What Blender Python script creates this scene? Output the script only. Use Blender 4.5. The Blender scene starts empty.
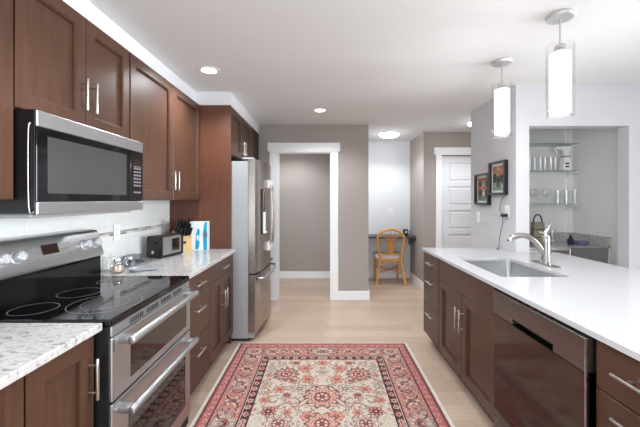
import bpy, bmesh, math, random
import numpy as np
from mathutils import Vector, Matrix

SC = bpy.context.scene
C = SC.collection
PI = math.pi

# ------------------------------------------------------------------ camera, world, light, exposure
EYE = 1.385
FPX = 332.0
cam_d = bpy.data.cameras.new('camera')
cam = bpy.data.objects.new('camera', cam_d)
C.objects.link(cam)
cam.location = (0, 0, EYE)
cam.rotation_euler = (PI / 2, 0, 0)
cam_d.sensor_width = 36.0
cam_d.lens = FPX / 640.0 * 36.0
cam_d.shift_x = -4.0 / 640.0
cam_d.shift_y = -13.5 / 640.0
cam_d.clip_start = 0.02
SC.camera = cam

world = bpy.data.worlds.new('world')
SC.world = world
world.use_nodes = True
wbg = world.node_tree.nodes['Background']
wbg.inputs[0].default_value = (0.80, 0.90, 1.0, 1)
wbg.inputs[1].default_value = 1.2

def area(name, loc, rot, sx, sy, watts, col=(1, 1, 1), spread=None):
    d = bpy.data.lights.new(name, 'AREA')
    d.shape = 'RECTANGLE'; d.size = sx; d.size_y = sy
    d.energy = watts; d.color = col
    if spread: d.spread = spread
    o = bpy.data.objects.new(name, d); C.objects.link(o)
    o.location = loc; o.rotation_euler = rot
    return o

# fill light through two added, unseen windows: behind the camera and on the living side
area('fill_rear', (0.0, -3.45, 1.25), (PI / 2, 0, 0), 2.8, 2.1, 62, (0.84, 0.93, 1.0))
area('fill_side', (4.95, 0.80, 1.40), (PI / 2, 0, PI / 2), 2.8, 1.9, 56, (0.92, 0.96, 1.0), math.radians(70))

vs = SC.view_settings
vs.view_transform = 'Standard'
vs.look = 'None'
vs.gamma = 1.0
vs.use_curve_mapping = False
vs.exposure = 0.54
SC.cycles.max_bounces = 10
SC.cycles.diffuse_bounces = 6
SC.cycles.transparent_max_bounces = 24
SC.cycles.sample_clamp_indirect = 6.0

# ------------------------------------------------------------------ helpers
def lin(c):
    return tuple((v / 12.92 if v <= 0.04045 else ((v + 0.055) / 1.055) ** 2.4) for v in [x / 255.0 for x in c])

def rgb(*c):
    return lin(c) + (1.0,)

def new_mat(name):
    m = bpy.data.materials.new(name)
    m.use_nodes = True
    nt = m.node_tree
    b = nt.nodes['Principled BSDF']
    return m, nt, b

def plain(name, col, rough=0.5, metal=0.0, bump=0.0, bscale=60, vary=0.04, coat=0.0, spec=0.5):
    m, nt, b = new_mat(name)
    b.inputs['Roughness'].default_value = rough
    b.inputs['Metallic'].default_value = metal
    b.inputs['Coat Weight'].default_value = coat
    b.inputs['Specular IOR Level'].default_value = spec
    tc = nt.nodes.new('ShaderNodeTexCoord')
    nz = nt.nodes.new('ShaderNodeTexNoise'); nz.inputs['Scale'].default_value = bscale
    nt.links.new(tc.outputs['Object'], nz.inputs['Vector'])
    mx = nt.nodes.new('ShaderNodeMix'); mx.data_type = 'RGBA'
    c = lin(col)
    mx.inputs[6].default_value = tuple(v * (1 - vary) for v in c) + (1,)
    mx.inputs[7].default_value = tuple(min(1, v * (1 + vary)) for v in c) + (1,)
    nt.links.new(nz.outputs['Fac'], mx.inputs[0])
    nt.links.new(mx.outputs[2], b.inputs['Base Color'])
    if bump:
        bp = nt.nodes.new('ShaderNodeBump'); bp.inputs['Strength'].default_value = bump
        bp.inputs['Distance'].default_value = 0.002
        nt.links.new(nz.outputs['Fac'], bp.inputs['Height'])
        nt.links.new(bp.outputs[0], b.inputs['Normal'])
    return m

def brushed(name, col, rough=0.3, stretch=(4, 4, 160)):
    m, nt, b = new_mat(name)
    b.inputs['Metallic'].default_value = 1.0
    tc = nt.nodes.new('ShaderNodeTexCoord')
    mp = nt.nodes.new('ShaderNodeMapping'); mp.inputs['Scale'].default_value = stretch
    nz = nt.nodes.new('ShaderNodeTexNoise'); nz.inputs['Scale'].default_value = 3.0
    nt.links.new(tc.outputs['Object'], mp.inputs[0]); nt.links.new(mp.outputs[0], nz.inputs['Vector'])
    mr = nt.nodes.new('ShaderNodeMapRange')
    mr.inputs[3].default_value = rough - 0.03; mr.inputs[4].default_value = rough + 0.04
    nt.links.new(nz.outputs['Fac'], mr.inputs[0]); nt.links.new(mr.outputs[0], b.inputs['Roughness'])
    b.inputs['Base Color'].default_value = rgb(*col)
    return m

def wood(name, dark, light, axis='z', rough=0.36, scale=1.0, coat=0.05):
    m, nt, b = new_mat(name)
    tc = nt.nodes.new('ShaderNodeTexCoord')
    mp = nt.nodes.new('ShaderNodeMapping')
    s = [22 * scale] * 3
    s['xyz'.index(axis)] = 1.6 * scale
    mp.inputs['Scale'].default_value = s
    n1 = nt.nodes.new('ShaderNodeTexNoise'); n1.inputs['Scale'].default_value = 2.2
    n1.inputs['Detail'].default_value = 6; n1.inputs['Roughness'].default_value = 0.6
    nt.links.new(tc.outputs['Object'], mp.inputs[0]); nt.links.new(mp.outputs[0], n1.inputs['Vector'])
    n2 = nt.nodes.new('ShaderNodeTexNoise'); n2.inputs['Scale'].default_value = 2.0
    nt.links.new(tc.outputs['Object'], n2.inputs['Vector'])
    ad = nt.nodes.new('ShaderNodeMath'); ad.operation = 'ADD'
    nt.links.new(n1.outputs['Fac'], ad.inputs[0]); nt.links.new(n2.outputs['Fac'], ad.inputs[1])
    mr = nt.nodes.new('ShaderNodeMapRange'); mr.inputs[1].default_value = 0.7; mr.inputs[2].default_value = 1.3
    nt.links.new(ad.outputs[0], mr.inputs[0])
    mx = nt.nodes.new('ShaderNodeMix'); mx.data_type = 'RGBA'
    mx.inputs[6].default_value = rgb(*dark); mx.inputs[7].default_value = rgb(*light)
    nt.links.new(mr.outputs[0], mx.inputs[0]); nt.links.new(mx.outputs[2], b.inputs['Base Color'])
    b.inputs['Roughness'].default_value = rough
    b.inputs['Specular IOR Level'].default_value = 0.35
    b.inputs['Coat Weight'].default_value = coat
    b.inputs['Coat Roughness'].default_value = 0.25
    return m

def emit(name, col, strength):
    m, nt, b = new_mat(name)
    b.inputs['Base Color'].default_value = rgb(*col)
    b.inputs['Emission Color'].default_value = rgb(*col)
    b.inputs['Emission Strength'].default_value = strength
    return m

def thin_glass(name, tint=(235, 242, 240), face=0.05, edge=0.55):
    m = bpy.data.materials.new(name); m.use_nodes = True
    nt = m.node_tree; nt.nodes.clear()
    out = nt.nodes.new('ShaderNodeOutputMaterial')
    tr = nt.nodes.new('ShaderNodeBsdfTransparent'); tr.inputs[0].default_value = rgb(*tint)
    gl = nt.nodes.new('ShaderNodeBsdfGlossy'); gl.inputs['Roughness'].default_value = 0.03
    lw = nt.nodes.new('ShaderNodeLayerWeight'); lw.inputs[0].default_value = 0.35
    mr = nt.nodes.new('ShaderNodeMapRange'); mr.inputs[3].default_value = face; mr.inputs[4].default_value = edge
    nt.links.new(lw.outputs['Facing'], mr.inputs[0])
    mx = nt.nodes.new('ShaderNodeMixShader')
    nt.links.new(mr.outputs[0], mx.inputs[0]); nt.links.new(tr.outputs[0], mx.inputs[1]); nt.links.new(gl.outputs[0], mx.inputs[2])
    nt.links.new(mx.outputs[0], out.inputs[0])
    return m

def stone(name, base, veins, fine, scale=14, rough=0.15):
    m, nt, b = new_mat(name)
    tc = nt.nodes.new('ShaderNodeTexCoord')
    n1 = nt.nodes.new('ShaderNodeTexNoise'); n1.inputs['Scale'].default_value = scale
    n1.inputs['Detail'].default_value = 8; n1.inputs['Roughness'].default_value = 0.68; n1.inputs['Distortion'].default_value = 0.7
    mp = nt.nodes.new('ShaderNodeMapping'); mp.inputs['Scale'].default_value = (1.0, 1.8, 1.0); mp.inputs['Rotation'].default_value = (0, 0, 0.6)
    nt.links.new(tc.outputs['Object'], mp.inputs[0]); nt.links.new(mp.outputs[0], n1.inputs['Vector'])
    cr = nt.nodes.new('ShaderNodeValToRGB')
    e = cr.color_ramp.elements
    e[0].position = 0.30; e[0].color = rgb(*veins)
    e[1].position = 0.50; e[1].color = rgb(*base)
    q = e.new(0.40); q.color = rgb(*fine)
    nt.links.new(n1.outputs['Fac'], cr.inputs[0]); nt.links.new(cr.outputs[0], b.inputs['Base Color'])
    b.inputs['Roughness'].default_value = rough
    return m

def vcol(name, rough=0.9, bump=0.0):
    m, nt, b = new_mat(name)
    at = nt.nodes.new('ShaderNodeVertexColor'); at.layer_name = 'weave'
    nt.links.new(at.outputs[0], b.inputs['Base Color'])
    b.inputs['Roughness'].default_value = rough
    b.inputs['Specular IOR Level'].default_value = 0.15
    if bump:
        tc = nt.nodes.new('ShaderNodeTexCoord')
        nz = nt.nodes.new('ShaderNodeTexNoise'); nz.inputs['Scale'].default_value = 350
        nt.links.new(tc.outputs['Object'], nz.inputs['Vector'])
        bp = nt.nodes.new('ShaderNodeBump'); bp.inputs['Strength'].default_value = bump; bp.inputs['Distance'].default_value = 0.003
        nt.links.new(nz.outputs['Fac'], bp.inputs['Height']); nt.links.new(bp.outputs[0], b.inputs['Normal'])
    return m

class MB:
    """collects shapes, links them as ONE mesh object"""
    def __init__(self):
        self.bm = bmesh.new()
    def _merge(self, b):
        bmesh.ops.recalc_face_normals(b, faces=b.faces)
        me = bpy.data.meshes.new('t'); b.to_mesh(me); b.free()
        self.bm.from_mesh(me); bpy.data.meshes.remove(me)
        return self
    def box(self, x0, x1, y0, y1, z0, z1, bev=0.0, seg=2, mat=None):
        b = bmesh.new()
        bmesh.ops.create_cube(b, size=1)
        for v in b.verts:
            v.co = Vector(((x0 + x1) / 2 + v.co.x * (x1 - x0), (y0 + y1) / 2 + v.co.y * (y1 - y0), (z0 + z1) / 2 + v.co.z * (z1 - z0)))
        if bev:
            bmesh.ops.bevel(b, geom=list(b.edges), offset=bev, segments=seg, affect='EDGES', profile=0.5)
        if mat is not None: b.transform(mat)
        return self._merge(b)
    def cyl(self, p0, p1, r0, r1=None, seg=20, bev=0.0):
        p0 = Vector(p0); p1 = Vector(p1); r1 = r0 if r1 is None else r1
        d = p1 - p0
        b = bmesh.new()
        bmesh.ops.create_cone(b, cap_ends=True, segments=seg, radius1=r0, radius2=r1, depth=d.length)
        if bev:
            es = [e for e in b.edges if abs(e.verts[0].co.z - e.verts[1].co.z) < 1e-6]
            bmesh.ops.bevel(b, geom=es, offset=bev, segments=2, affect='EDGES', profile=0.5)
        q = Vector((0, 0, 1)).rotation_difference(d.normalized()).to_matrix().to_4x4()
        b.transform(Matrix.Translation((p0 + p1) / 2) @ q)
        return self._merge(b)
    def lathe(self, prof, c, seg=24, axis=None):
        """profile of (r, z), r = 0 closes the ends"""
        b = bmesh.new()
        rings = []
        for r, z in prof:
            if r < 1e-6:
                rings.append([b.verts.new((0, 0, z))])
            else:
                rings.append([b.verts.new((r * math.cos(2 * PI * k / seg), r * math.sin(2 * PI * k / seg), z)) for k in range(seg)])
        for a, d in zip(rings, rings[1:]):
            for k in range(seg):
                j = (k + 1) % seg
                if len(a) == 1 and len(d) == 1: continue
                if len(a) == 1: b.faces.new((a[0], d[k], d[j]))
                elif len(d) == 1: b.faces.new((a[k], a[j], d[0]))
                else: b.faces.new((a[k], a[j], d[j], d[k]))
        M = Matrix.Translation(c)
        if axis is not None:
            M = M @ Vector((0, 0, 1)).rotation_difference(Vector(axis).normalized()).to_matrix().to_4x4()
        b.transform(M)
        return self._merge(b)
    def tube(self, pts, r, seg=10, smooth=0, taper=None):
        pts = [Vector(p) for p in pts]
        rs = list(r) if isinstance(r, (list, tuple)) else [r] * len(pts)
        if smooth:
            op, orr = [], []
            n = len(pts)
            for i in range(n - 1):
                p0, p1, p2, p3 = pts[max(i - 1, 0)], pts[i], pts[i + 1], pts[min(i + 2, n - 1)]
                for k in range(smooth):
                    t = k / smooth
                    op.append(0.5 * ((2 * p1) + (p2 - p0) * t + (2 * p0 - 5 * p1 + 4 * p2 - p3) * t * t + (3 * p1 - p0 - 3 * p2 + p3) * t ** 3))
                    orr.append(rs[i] + (rs[i + 1] - rs[i]) * t)
            op.append(pts[-1]); orr.append(rs[-1])
            pts, rs = op, orr
        b = bmesh.new()
        n = len(pts)
        closed = (pts[0] - pts[-1]).length < 1e-6
        tang = []
        for i in range(n):
            t = (pts[min(i + 1, n - 1)] - pts[max(i - 1, 0)])
            if closed and i in (0, n - 1): t = pts[1] - pts[n - 2]
            tang.append(t.normalized())
        up = Vector((0, 0, 1)) if abs(tang[0].z) < 0.9 else Vector((1, 0, 0))
        u = tang[0].cross(up).normalized()
        rings = []
        for i in range(n):
            t = tang[i]
            u = (u - t * u.dot(t)).normalized()
            w = t.cross(u)
            rings.append([b.verts.new(pts[i] + (u * math.cos(2 * PI * k / seg) + w * math.sin(2 * PI * k / seg)) * rs[i]) for k in range(seg)])
        for a, d in zip(rings, rings[1:]):
            for k in range(seg):
                j = (k + 1) % seg
                b.faces.new((a[k], a[j], d[j], d[k]))
        b.faces.new(rings[0]); b.faces.new(list(reversed(rings[-1])))
        return self._merge(b)
    def prism(self, poly, a, d, fn):
        """polygon of (p, q) extruded from a to d; fn(p, q, t) gives the point"""
        b = bmesh.new()
        A = [b.verts.new(fn(p, q, a)) for p, q in poly]
        D = [b.verts.new(fn(p, q, d)) for p, q in poly]
        n = len(poly)
        b.faces.new(A); b.faces.new(list(reversed(D)))
        for i in range(n):
            j = (i + 1) % n
            b.faces.new((A[i], D[i], D[j], A[j]))
        return self._merge(b)
    def slab(self, outer, hole, z0, z1):
        """horizontal slab with one hole"""
        b = bmesh.new()
        es = []
        for loop in (outer, hole):
            vv = [b.verts.new((x, y, z1)) for x, y in loop]
            for i in range(len(vv)):
                es.append(b.edges.new((vv[i], vv[(i + 1) % len(vv)])))
        bmesh.ops.triangle_fill(b, use_beauty=True, use_dissolve=False, edges=es)
        g = bmesh.ops.extrude_face_region(b, geom=list(b.faces))
        for v in [x for x in g['geom'] if isinstance(x, bmesh.types.BMVert)]:
            v.co.z = z0
        return self._merge(b)
    def shaker(self, u0, u1, v0, v1, fn, stile=0.062, t=0.020, dep=0.0165, flat=False):
        """recessed panel door or slab front; fn(u, v, w) gives the point, w is outwards"""
        b = bmesh.new()
        ch = 0.003
        def ring(i, w):
            return [b.verts.new(fn(*p, w)) for p in ((u0 + i, v0 + i), (u1 - i, v0 + i), (u1 - i, v1 - i), (u0 + i, v1 - i))]
        R = [ring(0, 0), ring(0, t - ch), ring(ch, t)]
        if not flat:
            R += [ring(stile, t), ring(stile + 0.002, t - 0.004), ring(stile + 0.007, t - 0.005), ring(stile + 0.009, t - dep)]
        for a, d in zip(R, R[1:]):
            for k in range(4):
                j = (k + 1) % 4
                b.faces.new((a[k], a[j], d[j], d[k]))
        b.faces.new(list(reversed(R[0]))); b.faces.new(R[-1])
        return self._merge(b)
    def build(self, name, m, parent=None, smooth=False, local=False):
        me = bpy.data.meshes.new(name)
        if parent is not None and not local:
            root = parent
            while root.parent: root = root.parent
            M = Matrix.Translation(root.location) @ Matrix.Rotation(root.rotation_euler.z, 4, 'Z')
            self.bm.transform(M.inverted())
        if smooth:
            for f in self.bm.faces: f.smooth = True
        self.bm.to_mesh(me); self.bm.free()
        if smooth:
            try: me.set_sharp_from_angle(angle=math.radians(38))
            except Exception: pass
        me.materials.append(m)
        o = bpy.data.objects.new(name, me)
        C.objects.link(o)
        if parent is not None: o.parent = parent
        return o

def thing(name, label, cat, loc=(0, 0, 0), rz=0, group=None):
    o = bpy.data.objects.new(name, None); C.objects.link(o)
    o.location = loc; o.rotation_euler = (0, 0, rz)
    o.empty_display_size = 0.05
    o['label'] = label; o['category'] = cat
    if group: o['group'] = group
    return o

def tag(o, label, cat, group=None):
    o['label'] = label; o['category'] = cat
    if group: o['group'] = group
    return o

def struct(o):
    o['kind'] = 'structure'
    return o

def dup(root, loc, rz=None, label=None):
    r = root.copy(); C.objects.link(r); r.location = loc
    if rz is not None: r.rotation_euler = (0, 0, rz)
    if label: r['label'] = label
    def rec(src, dst):
        for ch in list(src.children):
            c = ch.copy(); C.objects.link(c); c.parent = dst
            rec(ch, c)
    rec(root, r)
    return r

# ------------------------------------------------------------------ materials
M = {}
M['ceil'] = plain('ceiling_paint', (226, 226, 226), 0.9, bump=0.25, bscale=180, vary=0.01)
M['white_wall'] = plain('white_wall_paint', (226, 228, 231), 0.85, bump=0.15, bscale=150, vary=0.01)
M['grey_wall'] = plain('pale_grey_wall_paint', (204, 204, 207), 0.85, bump=0.15, bscale=150, vary=0.01)
M['nook_wall_lit'] = plain('nook_paint_lightened', (226, 223, 221), 0.85, bump=0.15, bscale=150, vary=0.01)  # wall paint lightened to stand in for light missing in the nook
M['taupe'] = plain('taupe_wall_paint', (165, 156, 151), 0.85, bump=0.15, bscale=150, vary=0.015)
M['trim'] = plain('white_trim_paint', (240, 240, 242), 0.45, vary=0.01)
M['door_white'] = plain('white_door_paint', (226, 227, 230), 0.45, vary=0.01)
M['wood'] = wood('brown_stained_maple', (66, 43, 32), (88, 60, 45))
M['wood_h'] = wood('brown_stained_maple_crosswise', (66, 43, 32), (86, 59, 44), axis='y')
M['wood_red'] = wood('reddish_brown_veneer', (82, 47, 33), (102, 63, 45))
M['kick'] = plain('dark_toe_kick', (48, 33, 27), 0.6)
M['nickel'] = brushed('brushed_nickel', (205, 203, 198), 0.28)
M['steel'] = brushed('stainless_steel', (188, 189, 190), 0.36, (4, 160, 4))
M['steel_dark'] = brushed('slate_stainless_steel', (92, 81, 76), 0.12, (3, 30, 3))
M['steel_band'] = brushed('grey_stainless_band', (138, 129, 125), 0.34, (3, 30, 3))
M['faucet'] = brushed('satin_nickel', (172, 167, 162), 0.24)
M['steel_v'] = brushed('stainless_steel_upright', (172, 164, 156), 0.26, (160, 160, 3))
M['canopy'] = plain('pale_satin_nickel', (214, 214, 214), 0.42, 0.7, vary=0.01)
M['chrome'] = plain('polished_chrome', (220, 220, 220), 0.12, 1.0, vary=0)
M['grey_side'] = plain('grey_appliance_side', (160, 161, 162), 0.5, 0.1, bump=0.1, bscale=300)
M['black_gloss'] = plain('black_glass', (8, 8, 10), 0.05, 0, vary=0, spec=0.4)
M['black'] = plain('black_plastic', (16, 16, 18), 0.35)
M['black_matte'] = plain('black_matte', (20, 20, 21), 0.6)
M['oven_glass'] = plain('dark_oven_glass', (20, 15, 14), 0.06, 0, vary=0, spec=0.8)
M['window_grey'] = plain('grey_microwave_screen', (62, 60, 60), 0.12, vary=0.03)
M['btn'] = plain('grey_button_print', (120, 120, 124), 0.5)
M['ring'] = plain('light_grey_burner_print', (130, 130, 136), 0.3)
M['display'] = plain('dark_display', (36, 18, 14), 0.1)
M['quartz'] = plain('white_quartz', (192, 192, 194), 0.12, vary=0.012, bscale=220)
M['granite'] = stone('white_grey_granite', (186, 184, 180), (100, 98, 97), (150, 148, 147), scale=36)
M['white_plastic'] = plain('white_plastic', (238, 238, 238), 0.35, vary=0.01)
M['white_knob'] = plain('silver_white_knob', (206, 208, 214), 0.25, 0.4, vary=0.01)
M['glass'] = thin_glass('clear_glass', (255, 255, 255), 0.07, 0.42)
M['glass_shelf'] = thin_glass('shelf_glass', (232, 244, 240), 0.06, 0.6)
M['grey_glass'] = thin_glass('smoky_grey_glass', (206, 212, 218), 0.03, 0.18)
M['frost'] = emit('frosted_lamp_glass', (255, 253, 250), 0.95)
M['lamp'] = emit('lit_lamp_lens', (255, 246, 230), 5.0)
M['dome'] = emit('lit_dome_glass', (255, 253, 250), 7.0)
M['rattan'] = wood('honey_rattan', (188, 128, 58), (222, 168, 94), rough=0.4, scale=2)
M['cushion'] = plain('cream_cushion_cloth', (226, 214, 205), 0.9, bump=0.3, bscale=200)
M['desk'] = plain('charcoal_desk_laminate', (72, 70, 72), 0.35)
M['frame_black'] = plain('black_picture_frame', (22, 22, 24), 0.3)
M['mat_white'] = plain('white_picture_mat', (228, 226, 220), 0.8)
M['pale_wood'] = wood('pale_beech_block', (196, 158, 104), (222, 188, 136), rough=0.45)
M['teal'] = plain('turquoise_print', (22, 160, 200), 0.35)
M['grey_print'] = plain('grey_print', (96, 110, 122), 0.5)
M['box_white'] = plain('white_carton', (232, 236, 240), 0.4)
M['navy'] = plain('navy_glaze', (34, 34, 60), 0.3)
M['lavender'] = plain('lavender_plastic', (112, 112, 140), 0.4)
M['tan'] = plain('tan_patterned_cloth', (134, 128, 108), 0.8, bump=0.4, bscale=70, vary=0.45)
M['tweed'] = plain('grey_tweed', (78, 75, 77), 0.95, bump=0.6, bscale=55, vary=0.6)
M['salt'] = plain('beige_spice', (200, 176, 150), 0.8, bscale=200, vary=0.2)
M['dish'] = plain('grey_blue_glaze', (158, 163, 170), 0.12)
M['rug'] = vcol('woven_rug_pile', 0.95, 0.5)
M['art'] = vcol('printed_picture', 0.25)
M['rug_edge'] = plain('cream_rug_binding', (214, 203, 190), 0.95)

def floor_material():
    m, nt, b = new_mat('light_oak_planks')
    tc = nt.nodes.new('ShaderNodeTexCoord')
    br = nt.nodes.new('ShaderNodeTexBrick')
    br.inputs['Scale'].default_value = 1.0
    br.inputs['Brick Width'].default_value = 1.5
    br.inputs['Row Height'].default_value = 0.16
    br.inputs['Mortar Size'].default_value = 0.0012
    br.inputs['Mortar Smooth'].default_value = 0.3
    br.inputs['Bias'].default_value = -0.1
    br.offset = 0.37
    br.inputs['Color1'].default_value = rgb(185, 161, 141)
    br.inputs['Color2'].default_value = rgb(200, 178, 159)
    br.inputs['Mortar'].default_value = rgb(160, 138, 118)
    nt.links.new(tc.outputs['Object'], br.inputs['Vector'])
    mp = nt.nodes.new('ShaderNodeMapping'); mp.inputs['Scale'].default_value = (1.4, 26, 1)
    nz = nt.nodes.new('ShaderNodeTexNoise'); nz.inputs['Scale'].default_value = 2.0; nz.inputs['Detail'].default_value = 6
    nt.links.new(tc.outputs['Object'], mp.inputs[0]); nt.links.new(mp.outputs[0], nz.inputs['Vector'])
    mr = nt.nodes.new('ShaderNodeMapRange'); mr.inputs[3].default_value = 0.82; mr.inputs[4].default_value = 1.12
    nt.links.new(nz.outputs['Fac'], mr.inputs[0])
    mx = nt.nodes.new('ShaderNodeMix'); mx.data_type = 'RGBA'; mx.blend_type = 'MULTIPLY'; mx.inputs[0].default_value = 1.0
    cb = nt.nodes.new('ShaderNodeCombineColor')
    for i in range(3): nt.links.new(mr.outputs[0], cb.inputs[i])
    nt.links.new(br.outputs['Color'], mx.inputs[6]); nt.links.new(cb.outputs[0], mx.inputs[7])
    nt.links.new(mx.outputs[2], b.inputs['Base Color'])
    b.inputs['Roughness'].default_value = 0.30
    return m
M['floor'] = floor_material()

def splash_material():
    m, nt, b = new_mat('white_tile')
    tc = nt.nodes.new('ShaderNodeTexCoord')
    sp = nt.nodes.new('ShaderNodeSeparateXYZ'); cb = nt.nodes.new('ShaderNodeCombineXYZ')
    nt.links.new(tc.outputs['Object'], sp.inputs[0])
    nt.links.new(sp.outputs[1], cb.inputs[0]); nt.links.new(sp.outputs[2], cb.inputs[1])
    br = nt.nodes.new('ShaderNodeTexBrick')
    br.inputs['Scale'].default_value = 1.0
    br.inputs['Brick Width'].default_value = 0.30
    br.inputs['Row Height'].default_value = 0.10
    br.inputs['Mortar Size'].default_value = 0.0015
    br.inputs['Color1'].default_value = rgb(226, 228, 226)
    br.inputs['Color2'].default_value = rgb(221, 223, 222)
    br.inputs['Mortar'].default_value = rgb(206, 207, 206)
    nt.links.new(cb.outputs[0], br.inputs['Vector'])
    nt.links.new(br.outputs['Color'], b.inputs['Base Color'])
    b.inputs['Roughness'].default_value = 0.18
    return m
M['splash'] = splash_material()

def mosaic_material():
    m, nt, b = new_mat('glass_mosaic')
    tc = nt.nodes.new('ShaderNodeTexCoord')
    sp = nt.nodes.new('ShaderNodeSeparateXYZ'); cb = nt.nodes.new('ShaderNodeCombineXYZ')
    nt.links.new(tc.outputs['Object'], sp.inputs[0])
    nt.links.new(sp.outputs[1], cb.inputs[0]); nt.links.new(sp.outputs[2], cb.inputs[1])
    br = nt.nodes.new('ShaderNodeTexBrick')
    br.inputs['Scale'].default_value = 1.0
    br.inputs['Brick Width'].default_value = 0.10
    br.inputs['Row Height'].default_value = 0.0155
    br.inputs['Mortar Size'].default_value = 0.0012
    br.offset = 0.43; br.inputs['Bias'].default_value = -0.2
    br.inputs['Color1'].default_value = rgb(122, 116, 112)
    br.inputs['Color2'].default_value = rgb(222, 222, 220)
    br.inputs['Mortar'].default_value = rgb(215, 214, 212)
    nt.links.new(cb.outputs[0], br.inputs['Vector'])
    nt.links.new(br.outputs['Color'], b.inputs['Base Color'])
    b.inputs['Roughness'].default_value = 0.12
    return m
M['mosaic'] = mosaic_material()

# ------------------------------------------------------------------ the setting
CEIL = 2.43
WL = -1.50          # left wall face
XA = -1.19          # face of the wall cabinets
XB = -0.875         # face of the base cabinets
YB = 4.605          # back wall
YS0, YS1 = 1.28, 2.042   # stove bay
YP = 3.204          # side panel of the fridge surround
CT = 0.914

def sbox(name, m, *dims, bev=0):
    return struct(MB().box(*dims, bev=bev).build(name, m))

sbox('floor', M['floor'], -1.7, 4.8, -3.4, 6.2, -0.1, 0.0)
sbox('ceiling', M['ceil'], -1.7, 4.8, -3.4, 6.2, CEIL, CEIL + 0.1)
sbox('wall_left', M['white_wall'], WL - 0.12, WL, -3.2, 6.02, 0, CEIL)

# back wall with the open doorway
DX0, DX1, DZ = -0.645, 0.097, 2.055
b = MB()
b.box(WL, DX0, YB, YB + 0.12, 0, CEIL); b.box(DX1, 0.617, YB, YB + 0.12, 0, CEIL); b.box(DX0, DX1, YB, YB + 0.12, DZ, CEIL)
struct(b.build('wall_back', M['taupe']))
b = MB()
b.box(DX0 - 0.108, DX0, YB - 0.018, YB, 0, DZ, 0.003); b.box(DX1, DX1 + 0.10, YB - 0.018, YB, 0, DZ, 0.003)
b.box(DX0 - 0.135, DX1 + 0.127, YB - 0.024, YB, DZ, DZ + 0.122, 0.003)
b.box(DX0 - 0.001, DX0 + 0.012, YB - 0.017, YB + 0.135, 0, DZ); b.box(DX1 - 0.012, DX1 + 0.001, YB - 0.017, YB + 0.135, 0, DZ)
b.box(DX0, DX1, YB - 0.017, YB + 0.135, DZ - 0.012, DZ)
struct(b.build('trim_1', M['trim']))
b = MB(); b.box(DX1 + 0.10, 0.632, YB - 0.015, YB, 0, 0.125, 0.003); b.box(0.617, 0.632, YB, YB + 0.12, 0, 0.125, 0.003)
struct(b.build('baseboard_back', M['trim']))

# hallway behind the doorway, desk alcove
YF = 5.90
sbox('wall_far', M['taupe'], WL, 0.50, YF, YF + 0.12, 0, CEIL)
sbox('baseboard_far', M['trim'], WL, 0.50, YF - 0.015, YF, 0, 0.118, bev=0.003)
sbox('wall_divider', M['white_wall'], 0.50, 0.617, YB + 0.12, YF, 0, CEIL)
sbox('wall_alcove', M['white_wall'], 0.50, 1.65, YF, YF + 0.12, 0, CEIL)
sbox('baseboard_alcove', M['trim'], 0.617, 1.53, YF - 0.015, YF, 0, 0.118, bev=0.003)
YD = 5.10
sbox('wall_corner', M['taupe'], 1.53, 1.65, YD, YF, 0, CEIL)
sbox('baseboard_corner', M['trim'], 1.515, 1.53, YD - 0.015, YF - 0.015, 0, 0.118, bev=0.003)
# wall with the closed panel door
EX0, EX1, EZ = 1.805, 2.615, 2.075
b = MB()
b.box(1.65, EX0, YD, YD + 0.12, 0, CEIL); b.box(EX1, 4.0, YD, YD + 0.12, 0, CEIL); b.box(EX0, EX1, YD, YD + 0.12, EZ, CEIL)
struct(b.build('wall_entry', M['taupe']))
b = MB()
b.box(EX0 - 0.09, EX0, YD - 0.018, YD, 0, EZ, 0.003); b.box(EX1, EX1 + 0.09, YD - 0.018, YD, 0, EZ, 0.003)
b.box(EX0 - 0.115, EX1 + 0.115, YD - 0.024, YD, EZ, EZ + 0.115, 0.003)
struct(b.build('trim_2', M['trim']))
b = MB(); b.box(1.53, EX0 - 0.09, YD - 0.015, YD, 0, 0.118, 0.003); b.box(EX1 + 0.09, 4.0, YD - 0.015, YD, 0, 0.118, 0.003)
struct(b.build('baseboard_entry', M['trim']))
sbox('wall_passage', M['taupe'], 4.0, 4.12, 3.92, YD + 0.12, 0, CEIL)
# five panel door
b = bmesh.new(); b.free()
mb = MB()
dw0, dw1, dz0, dz1 = EX0 + 0.004, EX1 - 0.004, 0.008, EZ - 0.004
mb.box(dw0, dw1, YD + 0.052, YD + 0.075, dz0, dz1)
fr = 0.11
mb.box(dw0, dw0 + fr, YD + 0.036, YD + 0.052, dz0, dz1); mb.box(dw1 - fr, dw1, YD + 0.036, YD + 0.052, dz0, dz1)
rails = [dz0 + 0.20] + [0.20 + k * 0.372 for k in range(1, 5)] + [dz1]
ph = (dz1 - 0.11 - (dz0 + 0.19) - 4 * 0.075) / 5
zz = dz0
mb.box(dw0 + fr, dw1 - fr, YD + 0.036, YD + 0.052, dz0, dz0 + 0.19)
z = dz0 + 0.19
for k in range(5):
    mb.box(dw0 + fr + 0.03, dw1 - fr - 0.03, YD + 0.040, YD + 0.053, z + 0.03, z + ph - 0.03, 0.006)
    z += ph
    top = 0.075 if k < 4 else 0.11
    mb.box(dw0 + fr, dw1 - fr, YD + 0.036, YD + 0.052, z, z + top)
    z += 0.075
door1 = struct(mb.build('door_1', M['door_white']))
mb = MB()
for z in (0.25, 1.05, 1.85): mb.cyl((EX0 + 0.002, YD + 0.030, z - 0.045), (EX0 + 0.002, YD + 0.030, z + 0.045), 0.007)
mb.build('door_hinge', M['nickel'], door1)
mb = MB(); mb.cyl((EX1 - 0.07, YD + 0.036, 0.95), (EX1 - 0.07, YD - 0.01, 0.95), 0.012); mb.lathe([(0, 0), (0.026, 0.004), (0.028, 0.02), (0.02, 0.035), (0, 0.038)], (EX1 - 0.07, YD - 0.005, 0.95), axis=(0, -1, 0))
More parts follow.
